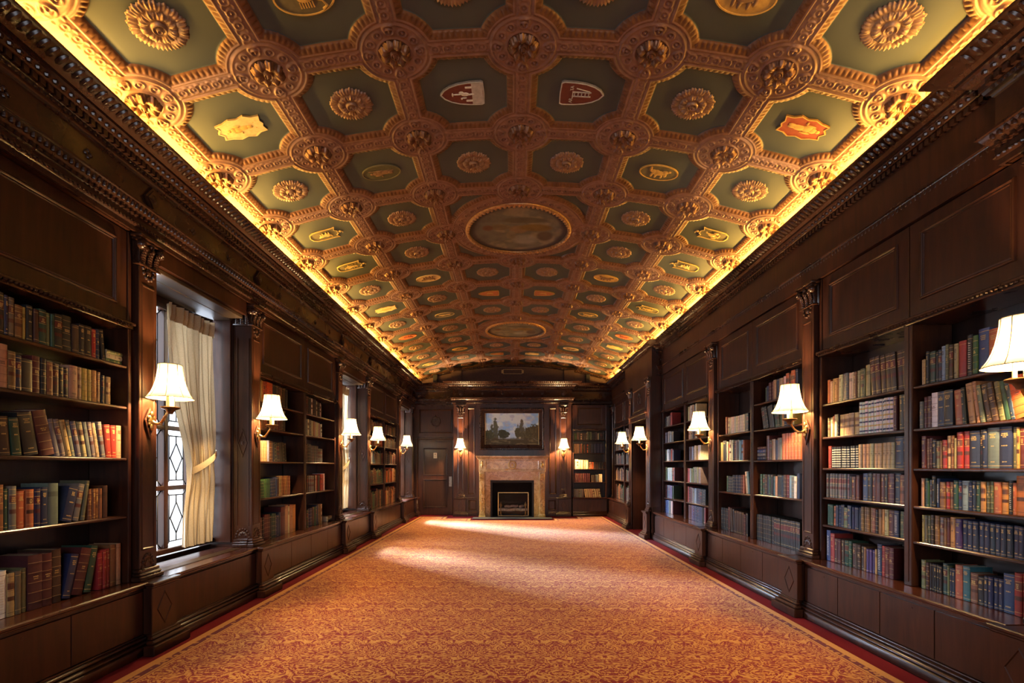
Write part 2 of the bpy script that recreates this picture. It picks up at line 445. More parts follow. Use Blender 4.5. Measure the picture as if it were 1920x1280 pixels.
arc = [(xx, HC+3.0-(xx-.08)**2/(2*8.88)+.05) for xx in np.linspace(-2.95, 2.95, 40)]
w.prism([(-2.95,3.80)] + [(2.95,3.80)] + arc[::-1], YE-.03, YE-.005)
w.build('tympanum', M['wallp'], we)
q = MB()
ar2 = [(xx, HC+3.0-(xx-.08)**2/(2*8.88)-.02) for xx in np.linspace(-2.5, 2.6, 40)]
q.tube([(x, YE-.05, z-.03) for x, z in ar2], .035, 6)
for i, (x, z) in enumerate([(xx, HC+3.0-(xx-.08)**2/(2*8.88)-.05) for xx in np.linspace(-2.5, 2.6, 90)]):
    q.blob((x, YE-.085, z), (.02,0,0), (0,.015,0), (0,0,.02))
q.build('arch_moulding', M['carved'], we, smooth=True)
q = MB()
for xa, xb in ((-1.75, -1.45), (1.50, 1.80)):                   # stepped blocks at the breaks of the arch
    q.cbox(xa, xb, YE-.12, YE-.03, 3.86, HC+3.0-((xa+xb)/2-.08)**2/(2*8.88)-.06, .01)
q.build('arch_block', M['wallp'], we)

# ------------------------------------------------------------------ entablature
PROF = [(-.02,3.165),(0,3.165),(0,3.20),(.012,3.206),(.018,3.215),(.012,3.224),(.006,3.228),(.010,3.232),(.010,3.262),(.022,3.268),(.022,3.292),(.030,3.300),(.045,3.315),(.060,3.338),(.062,3.346),(.074,3.350),(.074,3.364),(.012,3.372),
        (.008,3.38),(.008,3.572),(.018,3.578),(.022,3.590),(.030,3.598),(.044,3.604),(.052,3.624),(.060,3.628),(.060,3.664),(.082,3.670),(.092,3.682),(.112,3.700),(.116,3.706),(.138,3.710),(.138,3.735),(.150,3.740),(.158,3.747),(.192,3.762),(.232,3.782),(.240,3.788),(.258,3.791),(.258,3.805),(.240,3.805),(.205,3.772),(.160,3.748),(.120,3.715),(-.19,3.715)]
def entab(name, path, label, plaques=()):
    """path: (x, y) points with the room on its right-hand side"""
    mb = MB(); P = [Vector(p) for p in path]; n = len(P)
    nor = []
    for i in range(n-1):
        d = (P[i+1]-P[i]).normalized(); nor.append(Vector((d.y, -d.x)))
    mit = []
    for i in range(n):
        if i == 0: mit.append(nor[0])
        elif i == n-1: mit.append(nor[-1])
        else:
            a, b2 = nor[i-1], nor[i]; mit.append((a+b2)/max(.2, 1+a.dot(b2)))
    vs = []
    for i in range(n):
        for (o, z) in PROF: vs.append((P[i].x + mit[i].x*o, P[i].y + mit[i].y*o, z))
    k = len(PROF)
    mb.add(vs, [(i*k+j, i*k+j+1, (i+1)*k+j+1, (i+1)*k+j) for i in range(n-1) for j in range(k-1)])
    mb.add([vs[i] for i in range(k)], [tuple(range(k))]); mb.add([vs[(n-1)*k+i] for i in range(k)], [tuple(range(k))])
    for i in range(n-1):
        L = (P[i+1]-P[i]).length; d = (P[i+1]-P[i]).normalized(); nn = nor[i]
        D = Vector((d.x,d.y,0)); NN = Vector((nn.x,nn.y,0)); Z = Vector((0,0,1)); o0 = Vector((P[i].x,P[i].y,0))
        def row(sp, out, z, fn):
            lo = -out if i > 0 and False else 0
            m = max(1, int(L/sp))
            for q in range(m): fn(o0 + D*((q+.5)*L/m) + NN*out + Z*z)
        row(.034, .016, 3.215, lambda c: mb.blob(c, D*.013, NN*.012, Z*.011, 5, 4))
        row(.045, .022, 3.280, lambda c: mb.obox(c, D*.013, NN*.012, Z*.009))
        row(.042, .050, 3.322, lambda c: mb.blob(c, D*.0155, NN*.018, Z*.022, 6, 4))
        row(.038, .050, 3.614, lambda c: mb.blob(c, D*.014, NN*.012, Z*.012, 5, 3))
        row(.050, .070, 3.646, lambda c: mb.obox(c, D*.016, NN*.016, Z*.018))
        row(.054, .104, 3.690, lambda c: mb.blob(c, D*.018, NN*.016, Z*.017, 6, 4))
        row(.056, .205, 3.765, lambda c: mb.blob(c, D*.021, NN*.010-Z*.012, Z*.022+NN*.040, 6, 4))
        row(.55, .010, 3.475, lambda c: [mb.blob(c + D*(.02*math.cos(a)) + Z*(.02*math.sin(a)), D*.016, NN*.012, Z*.016, 6, 4) for a in (0, PI/2, PI, 3*PI/2)])
    for (px, py, nx, ny) in plaques:
        D = Vector((-ny, nx, 0)); NN = Vector((nx, ny, 0)); Z = Vector((0,0,1)); c = Vector((px,py,3.475)) + NN*.010
        for sc_, out in ((.095,.008),(.07,.016)):
            pts = [c + D*(sc_*.8), c + Z*sc_, c - D*(sc_*.8), c - Z*sc_]
            mb.add([tuple(p - NN*.01) for p in pts] + [tuple(p + NN*out) for p in pts], [(4,5,6,7)] + [(a, (a+1)%4, 4+(a+1)%4, 4+a) for a in range(4)])
        mb.blob(c+NN*.016, D*.03, NN*.012, Z*.035, 8, 4)
    return tag(mb.build(name, M['carved'], smooth=38), label, kind='structure')
entab('trim_1', [(-PL+.01, YB), (-PL+.01, YE-.02)][::1], 'carved dark entablature above the window wall', [(-PL+.02, y, 1, 0) for y in LW])
XR = PR+.09
entab('trim_2', [(XR, YE-.02), (XR, 12.0), (XR-.10, 12.0), (XR-.10, 9.70), (XR, 9.70), (XR, 2.94), (XR-.10, 2.94), (XR-.10, YB)], 'carved dark entablature above the right-hand bookcases', [(XR-.01, y, -1, 0) for y in (2.65, 4.85, 7.21, 14.3)] + [(XR-.11, y, -1, 0) for y in (9.85, 11.4)])
entab('trim_3', [(-PL+.02, YE-.06), (-1.68, YE-.06), (-1.68, YC-.03), (1.70, YC-.03), (1.70, YE-.06), (XR-.02, YE-.06)], 'carved dark entablature across the end wall', [(-1.45, YC-.04, 0, -1), (1.455, YC-.04, 0, -1), (-2.7, YE-.07, 0, -1), (2.7, YE-.07, 0, -1)])

# ------------------------------------------------------------------ pilasters
def make_pilaster(w=.19, d=.2, bp=.06, wrap=0, label=''):
    """local: x to the right, front face at y=0, depth to +d; bp: how far the neighbouring base cabinets stand out; wrap: the side (+1 or -1) that is free towards a window"""
    t = thing('pilaster', label, 'pilaster')
    h = w/2; e = bp; db = max(d-.02, .005)
    def cap(p, ov, y, z0, z1, c):                                 # a course that oversails the shaft: full depth on the free side, only in front on the other
        p.cbox(-h-ov, h+ov, y, .038 if d > .05 else d, z0, z1, c)
        if wrap and d > .05: p.cbox(min(0, wrap*(h+ov)), max(0, wrap*(h+ov)), .036, d, z0, z1, c); p.cbox(min(0, -wrap*h), max(0, -wrap*h), .036, d, z0, z1, c)
        elif d > .05: p.cbox(-h, h, .036, d, z0, z1, c)
    p = MB()                                                      # pedestal
    p.cbox(-h, h, -e-.06, db, .003, .53, .002)
    p.cbox(-h-.045, h+.045, -e-.07, -e-.003, .143, .487, .004)
    p.cbox(-h-.060, h+.060, -e-.085, -e-.033, .487, .508, .006); p.cbox(-h-.070, h+.070, -e-.098, -e-.033, .506, .53, .006)
    y = -e-.07; a = [(0,.13),(.085,0),(0,-.13),(-.085,0)]
    vs = []
    for r, yy in ((1,y+.0005),(.95,y-.005),(.90,y-.005),(.84,y+.0005)): vs += [(u*r, yy, .315+v*r) for u, v in a]
    p.add(vs, [(r*4+k, r*4+(k+1)%4, (r+1)*4+(k+1)%4, (r+1)*4+k) for r in range(3) for k in range(4)])
    p.build('pedestal', M['wood'], t)
    p = MB()
    p.cbox(-h-.115, h+.115, -e-.135, -e-.053, .002, .075, .006); p.cbox(-h-.095, h+.095, -e-.115, -e-.053, .073, .105, .012)
    p.cbox(-h-.075, h+.075, -e-.095, -e-.053, .103, .130, .012); p.cbox(-h-.055, h+.055, -e-.08, -e-.053, .128, .145, .005)
    p.build('plinth', M['wood'], t)
    p = MB()
    p.cbox(-h, h, 0, d, .619, 2.936, .004)
    p.frame(-h+.022, h-.022, .76, 2.80, [(0,-.0005),(.006,-.006),(.012,-.006),(.018,-.0005)])
    if wrap:
        s = wrap; vs = []
        for k, (r, q) in enumerate(((1,.0005),(.93,.007),(.82,.007),(.75,.001))):
            for (u, v) in ((0,.16),(.055,0),(0,-.16),(-.055,0)): vs.append((s*(h+q), d*.5+u*r, 1.66+v*r))
        p.add(vs, [(r*4+k, r*4+(k+1)%4, (r+1)*4+(k+1)%4, (r+1)*4+k) for r in range(3) for k in range(4)])
        p.blob((s*(h+.002), d*.5, 1.66), (0,.018,0), (.006,0,0), (0,0,.024))
        for y0_, y1_ in ((.03,.042),(d-.045,d-.033)): p.cbox(s*(h+.0005), s*(h+.006), y0_, y1_, .76, 2.80, .001)
    p.build('shaft', M['wood'], t)
    p = MB()                                                      # base mouldings and fan relief
    cap(p, .035, -.035, .5315, .566, .006); cap(p, .026, -.026, .565, .591, .010); cap(p, .016, -.016, .59, .62, .008)
    for k in range(9):
        a = PI*k/8
        p.blob((h*.62*math.cos(a), -.003, .632+.09*math.sin(a)), (.014,0,0), (0,.009,0), (0,0,.014), 6, 4)
        if wrap: p.blob((wrap*(h+.002), d*.5+h*.75*math.cos(a), .632+.09*math.sin(a)), (0,.014,0), (.008,0,0), (0,0,.014), 6, 4)
    for k in range(5):
        a = PI*(k+.5)/5
        p.blob((.035*math.cos(a), -.002, .64+.04*math.sin(a)), (.016,0,0), (0,.007,0), (0,0,.02), 6, 4)
        if wrap: p.blob((wrap*(h+.001), d*.5+.035*math.cos(a), .64+.04*math.sin(a)), (0,.016,0), (.007,0,0), (0,0,.02), 6, 4)
    p.build('base_moulding', M['carved'], t, smooth=40)
    p = MB()                                                      # capital
    cap(p, .045, -.05, 3.135, 3.162, .006); cap(p, .03, -.035, 3.115, 3.137, .004)
    p.cbox(-h-.004, h+.004, -.006, min(.036, d), 2.95, 3.118, .003); p.cbox(-h, h, min(.03, d-.005), d, 2.95, 3.118, .002)
    cap(p, .018, -.02, 2.935, 2.953, .004)
    for i, x in enumerate((-h*.72, 0, h*.72)):                    # acanthus leaves on the front
        for q in range(6):
            f = q/5; p.blob((x, -.010-.030*f*f, 2.965+.10*f), (.026*(1-.4*f),0,0), (0,.012,0), (0,0,.020), 7, 4)
            for s in (-1,1): p.blob((x+s*.020*(1-.3*f), -.008-.022*f*f, 2.960+.095*f), (.010,0,0), (0,.008,0), (0,0,.012), 5, 4)
    sc_ = [(.0, -.022), (.027, -.022), (.034, -.010), (.034, .012), (0, .014)]
    for s in (-1, 1):
        for (r, q) in ((1,0),(.6,.010)):
            p.lathe([(a*r, b2-q) for a, b2 in sc_], (s*(h+.006), -.024, 3.085), 14, ax=((1,0,0),(0,0,1),(0,1,0)))
    if wrap:
        s = wrap
        for y in (d*.25, d*.52, d*.78):
            for q in range(6):
                f = q/5; p.blob((s*(h+.010+.026*f*f), y, 2.965+.10*f), (0,.026*(1-.4*f),0), (.012,0,0), (0,0,.020), 7, 4)
        for (r, q) in ((1,0),(.6,.010)):
            for y in (.006, d-.045): p.lathe([(a*r, b2-q) for a, b2 in sc_], (s*(h+.018), y, 3.085), 14, ax=((0,1,0),(0,0,1),(-s,0,0)))
    p.blob((0,-.03,3.10), (.022,0,0), (0,.018,0), (0,0,.022), 8, 5)
    for k in range(7):                                            # pendant half-round below the ledge
        a = PI + PI*k/6
        p.blob((h*.6*math.cos(a), -.004, 2.925+.075*math.sin(a)), (.017,0,0), (0,.012,0), (0,0,.017), 6, 4)
    p.blob((0,-.003,2.905), (.028,0,0), (0,.012,0), (0,0,.03), 8, 5)
    p.build('capital', M['carved'], t, smooth=45)
    return t
ordn = ['first','second','third','fourth','fifth','sixth','seventh','eighth','ninth','tenth','eleventh','twelfth','thirteenth','fourteenth','fifteenth','sixteenth','seventeenth','eighteenth','nineteenth','twentieth']
ordn += ['twenty-'+w_ for w_ in ordn[:9]] + ['thirtieth'] + ['thirty-'+w_ for w_ in ordn[:9]] + ['fortieth'] + ['forty-'+w_ for w_ in ordn[:9]]
LABP = ['dark carved pilaster between the nearest left bookcase and the first window', 'dark carved pilaster just past the first window, its side panel lit blue', 'dark carved pilaster just before the second window', 'dark carved pilaster just past the second window', 'dark carved pilaster just before the third window on the left wall', 'dark corner pilaster between the third window and the end door']
def place_pils(first, spots):
    K = None
    for n_, (side, y, pl, lb) in enumerate(spots):
        loc, rz = wall_place(side, y, pl)
        if n_ == 0: first.location = loc; first.rotation_euler = (0,0,rz); first['label'] = lb; K = kids()
        else: dup(first, loc, rz, lb, K)
place_pils(make_pilaster(wrap=1), [('L', LW[i], None, LABP[i]) for i in (0, 2, 4)])
place_pils(make_pilaster(wrap=-1), [('L', LW[i], None, LABP[i]) for i in (1, 3, 5)])
place_pils(make_pilaster(bp=.11), [('R', 2.65, None, 'dark carved pilaster carrying the lamp that is cut by the photo edge'), ('R', 4.85, None, 'dark carved pilaster between the first and second right-hand bookcases'), ('R', 7.21, None, 'dark carved pilaster between the second and third right-hand bookcases')])
place_pils(make_pilaster(bp=.0, d=.028), [('R', 9.865, PP, 'dark carved pilaster before the right-hand doorway'), ('R', 11.41, PP, 'dark carved pilaster beyond the right-hand doorway'), ('R', 14.34, 2.86, 'dark corner pilaster where the right wall meets the end wall'),
    ('E', -1.452, YC-.03, 'dark carved pilaster left of the fireplace, beside the end door'), ('E', 1.457, YC-.03, 'dark carved pilaster between the fireplace and the end bookcase')])

# ------------------------------------------------------------------ bookcases
SPACE = []                                # shelves to fill: (side, plane, y0, xa, xb, z, height, key)
def bookcase(side, y0, W, div, shelves, label, plane, bp=.06, key='', panels=True, top=2.43, depth=.34, single=False, grille=False):
    """local x from 0 (left end as you face it) to W"""
    loc, rz = wall_place(side, y0, plane)
    t = thing('bookcase', label, 'bookcase', loc, rz)
    st = .035; dv = .075
    bays = [(st, W-st)] if single else [(st, div-dv/2), (div+dv/2, W-st)]
    for x0 in (0, W-st):
        p = MB(); p.cbox(x0+.001, x0+st-.001, .045, depth, .53, 3.165, .004); p.build('side_panel', M['wood'], t)
    p = MB(); p.box(.002, W-.002, depth, depth+.02, .53, 3.165); p.build('back_panel', M['woodd'], t)
    if not single:
        p = MB(); p.cbox(div-dv/2, div+dv/2, .045, depth, .53, top+.06, .005); p.cbox(div-.012, div+.012, .040, .046, .56, top, .003)
        p.build('divider', M['wood'], t)
    p = MB()                                                     # base cabinet
    p.cbox(.001, W-.001, -bp+.012, depth, .09, .49, .003); p.build('base_cabinet', M['wood'], t)
    nd = 2*len(bays)
    for i in range(nd):
        a, b2 = .02+(W-.04)*i/nd, .02+(W-.04)*(i+1)/nd
        p = MB(); p.cbox(a+.003, b2-.003, -bp, -bp+.011, .145, .465, .002)
        p.frame(a+.028, b2-.028, .172, .440, [(0,-bp),(.004,-bp+.004),(.010,-bp+.004),(.014,-bp)])
        if i % 2 == 0: p.lathe([(0,-.003),(.007,-.003),(.008,.001)], (a+.30 if a+.3 < b2-.05 else b2-.05, -bp, .43), 8, ax=((1,0,0),(0,0,1),(0,1,0)))
        p.build('cabinet_door', M['wood'], t)
    p = MB(); p.cbox(.001, W-.001, -bp-.03, depth, .503, .53, .008); p.cbox(.001, W-.001, -bp-.012, depth, .49, .503, .004); p.build('ledge', M['woodm'], t)
    p = MB(); p.cbox(.001, W-.001, -bp-.05, depth, .002, .07, .006); p.cbox(.001, W-.001, -bp-.038, 0, .07, .095, .012); p.cbox(.001, W-.001, -bp-.018, 0, .095, .125, .012); p.cbox(.001,W-.001,-bp-.006,0,.125,.14,.003)
    p.build('base_moulding', M['wood'], t, smooth=50)
    for bi, (xa, xb) in enumerate(bays):
        zs = shelves[bi]
        for k, z in enumerate(zs):
            if z > .56:
                p = MB(); p.cbox(xa, xb, .052, depth, z-.022, z, .006); p.build('shelf', M['wood'], t)
            up = (zs[k-1] if k > 0 else top)
            SPACE.append((side, plane, y0, xa, xb, z, up - (.022 if k else .0) - z, f'{key}{bi}.{k}', depth))
        if grille:
            p = MB()
            for q in range(6):
                p.cbox(xa+.02, xb-.02, .07+q*.04, .082+q*.04, top+.004, top+.024, .003)
            p.build('bronze_slats', M['bronze'], t)  # row of thin bronze slats above the opening
        # upper panel with moulded rectangle
        p = MB(); e0 = 0 if bi == 0 else div+.004; e1 = W if bi == len(bays)-1 else div-.004
        e0 = max(e0, st+.001) if bi == 0 else e0; e1 = min(e1, W-st-.001)
        p.cbox(e0, e1, .055, .085, top+.06, 3.165, .004)
        a, b2, z0, z1 = e0+.10, e1-.10, top+.16, 3.08
        p.frame(a, b2, z0, z1, [(0,.055),(.004,.043),(.012,.038),(.018,.043),(.022,.049),(.030,.045),(.034,.055)])
        p.build('upper_panel', M['wood'], t)
    p = MB(); p.cbox(st-.03, W-st+.03, .005, .06, top+.028, top+.05, .005); p.cbox(st-.02, W-st+.02, .02, depth, top, top+.03, .004)
    m = int((W-.05)/.03)
    for q in range(m): p.blob((.03+q*.03, .006, top+.022), (.0125,0,0), (0,.011,0), (0,0,.0105), 5, 4)
    p.build('bead_rail', M['carved'], t, smooth=40)
    return t
ZL = [2.155, 1.85, 1.465, 1.035, .532]
ZR1 = [1.984, 1.676, 1.39, 1.118, .863, .532]
ZR3 = [2.16, 1.855, 1.51, 1.145, .815, .532]
bookcase('L', 1.275, 2.515, 1.255, [ZL, ZL], 'tall dark bookcase nearest on the left, before the first window', PL, key='A')
bookcase('L', 5.66, 2.51, 1.31, [ZL, ZL], 'tall dark bookcase between the first and second windows', PL, key='B')
bookcase('L', 10.04, 2.51, 1.27, [ZL, ZL], 'tall dark bookcase between the second and third windows', PL, key='C')
bookcase('R', 4.74, 1.98, 1.06, [ZR1, ZR1], 'tall dark bookcase nearest on the right, six rows of books', PR, .11, key='D')
bookcase('R', 7.095, 2.13, 1.015, [[1.845,1.483,1.06,.532], [2.15,1.838,1.478,1.072,.532]], 'second dark bookcase on the right, staggered shelves and thin metal slats', PR, .11, key='F', grille=True)
bookcase('R', 9.69, 2.365, 1.25, [ZR3, ZR3], 'third dark bookcase on the right, against the doorway pier', PR, .11, key='G')
bookcase('R', 14.12, 2.54, 1.25, [ZL, ZL], 'far dark bookcase on the right beyond the doorway', 2.83, .11, key='H')
bookcase('E', 1.72, .985, .5, [[2.17,1.80,1.34,.967,.532]], 'narrow dark bookcase on the end wall right of the fireplace', YE-.385, .0, key='J', single=True, depth=.34)

# ------------------------------------------------------------------ books
PAL = dict(k=(.012,.012,.014), n=(.014,.022,.055), b=(.028,.05,.15), l=(.19,.28,.36), g=(.02,.055,.032), e=(.045,.10,.035), v=(.10,.105,.05), t=(.36,.24,.12), c=(.62,.52,.34),
           w=(.66,.64,.58), r=(.27,.026,.02), m=(.075,.016,.017), d=(.045,.022,.014), u=(.17,.075,.032), o=(.55,.12,.025), y=(.42,.25,.06), s=(.12,.12,.115), p=(.055,.035,.11), i=(.34,.10,.045), a=(.04,.11,.12))
CNAME = dict(k='black', n='navy', b='blue', l='pale blue', g='dark green', e='bright green', v='olive', t='tan', c='cream', w='white', r='red', m='maroon', d='dark brown', u='brown', o='orange', y='ochre', s='grey', p='purple', i='terracotta', a='teal')
GOLD = (.55,.38,.13)
import re
TOK = re.compile(r'^([a-z])(\d\d)(\d\d)([A-Z]?)(?:x(\d+))?(?:/(-?\d+))?$')
def book_mesh(mb, T, h, t, d, col, style, rg, pages=True, fine=True):
    """adds a book: spine at y=0 facing -y, x 0..t, z 0..h, depth d; T maps to the target frame"""
    b = .0025; e = min(.006, t*.25)                               # board thickness, spine bulge
    def P(pts): return [tuple(T @ Vector(p)) for p in pts]
    def bx(x0,x1,y0,y1,z0,z1,c):
        vs = [(x0,y0,z0),(x1,y0,z0),(x1,y1,z0),(x0,y1,z0),(x0,y0,z1),(x1,y0,z1),(x1,y1,z1),(x0,y1,z1)]
        mb.add(P(vs), [(0,3,2,1),(4,5,6,7),(0,1,5,4),(1,2,6,5),(2,3,7,6),(3,0,4,7)], 0, c)
    bx(0, b, e, d, 0, h, col); bx(t-b, t, e, d, 0, h, col)
    xs = [0, t*.12, t*.32, t*.5, t*.68, t*.88, t] if fine else [0, t*.25, t*.75, t]
    ys = [e - e*math.sqrt(max(0, 1-(2*x/t-1)**2)) for x in xs]
    lev = [(0, col)]; dark = tuple(c*.45 for c in col)
    lum = .3*col[0]+.6*col[1]+.1*col[2]
    ink = GOLD if lum < .22 else (.06,.03,.02)
    seg = []                                                      # (z0, z1, colour, bulge)
    if style == 'B':
        for f in (.12,.3,.48,.66,.84): seg += [(h*f-.003, h*f+.003, col, .0022), (h*f+.004, h*f+.0055, ink, 0)]
    elif style == 'L':
        lc = tuple(c*.35+k_ for c, k_ in zip(col, (.09,.008,.006))) if col[0] < .15 else (.12,.045,.025)
        seg += [(h*.62, h*.78, lc, 0), (h*.795, h*.805, ink, 0), (h*.595, h*.605, ink, 0), (h*.36, h*.46, tuple(c*.6 for c in lc), 0), (h*.08, h*.09, ink, 0), (h*.92, h*.93, ink, 0)]
    elif style == 'K':
        nv = (.02,.03,.09)
        seg += [(h*f, h*(f+.05), nv if k % 2 == 0 else GOLD, 0) for k, f in enumerate((.06,.2,.34,.48,.62,.76,.88))]
    elif style == 'W':
        wv = (.62,.58,.46)
        seg += [(h*(.06+.11*k), h*(.06+.11*k+.05), wv, 0) for k in range(8)]
    elif style == 'G':
        seg += [(h*.93, h*.94, ink, 0), (h*.06, h*.07, ink, 0)]
    else:
        if rg.random() < .5: seg += [(h*.9, h*.908, ink, 0), (h*.1, h*.108, ink, 0)]
        else: seg += [(h*.68, h*.80, tuple(min(1, c*.55) for c in col), 0)]
    seg.sort(); z = 0; strips = []
    for s0, s1, c, bu in seg:
        if s0 > z: strips.append((z, s0, col, 0))
        strips.append((s0, s1, c, bu)); z = s1
    strips.append((z, h, col, 0))
    for z0, z1, c, bu in strips:
        vs = [(x, y-bu, z0) for x, y in zip(xs, ys)] + [(x, y-bu, z1) for x, y in zip(xs, ys)]
        n_ = len(xs)
        mb.add(P(vs), [(i, i+1, n_+i+1, n_+i) for i in range(n_-1)], 0, c)
        if bu:
            for zz, fl_ in ((z0,0),(z1,1)):
                vv = [(x, y-bu, zz) for x, y in zip(xs, ys)] + [(x, y, zz) for x, y in zip(xs, ys)]
                mb.add(P(vv), [(i, i+1, n_+i+1, n_+i) for i in range(n_-1)], 0, c)
    if fine and t > .009 and style in ('G','L','B','T'):           # rows of stamped title marks
        rows = {'G': [.84,.80,.76,.55,.16], 'L': [.73,.69,.65], 'B': [.60,.56], 'T': []}[style]
        for f in rows:
            ww = t*rg.uniform(.25,.6)
            x0, x1 = t/2-ww/2, t/2+ww/2; n_ = max(2, int(ww/.004))
            for q in range(n_):
                a0 = x0+(x1-x0)*q/n_; a1 = a0+(x1-x0)/n_*rg.uniform(.45,.85); hh = .0035*rg.uniform(.7,1.2)
                mb.add(P([(a0,-.0004,h*f-hh),(a1,-.0004,h*f-hh),(a1,-.0004,h*f+hh),(a0,-.0004,h*f+hh)]), [(0,1,2,3)], 0, ink)
        if style == 'T':
            n_ = 12
            for q in range(n_):
                zz = h*(.18+.66*q/n_); hh = h*.66/n_*rg.uniform(.5,.8)
                mb.add(P([(t*.28,-.0004,zz),(t*.72,-.0004,zz),(t*.72,-.0004,zz+hh*.5),(t*.28,-.0004,zz+hh*.5)]), [(0,1,2,3)], 0, (.6,.55,.45))
                mb.add(P([(t*.28,-.0004,zz),(t*.40,-.0004,zz),(t*.40,-.0004,zz+hh),(t*.28,-.0004,zz+hh)]), [(0,1,2,3)], 0, (.6,.55,.45))
    # page block
    pg = [(b*1.05,e+.001,.004),(t-b*1.05,e+.001,.004),(t-b*1.05,d-.004,.004),(b*1.05,d-.004,.004)]
    return P([(x,y,z) for x,y,z in pg] + [(x,y,h-.004) for x,y,_ in pg])
PF = [(0,3,2,1),(4,5,6,7),(0,1,5,4),(1,2,6,5),(2,3,7,6),(3,0,4,7)]
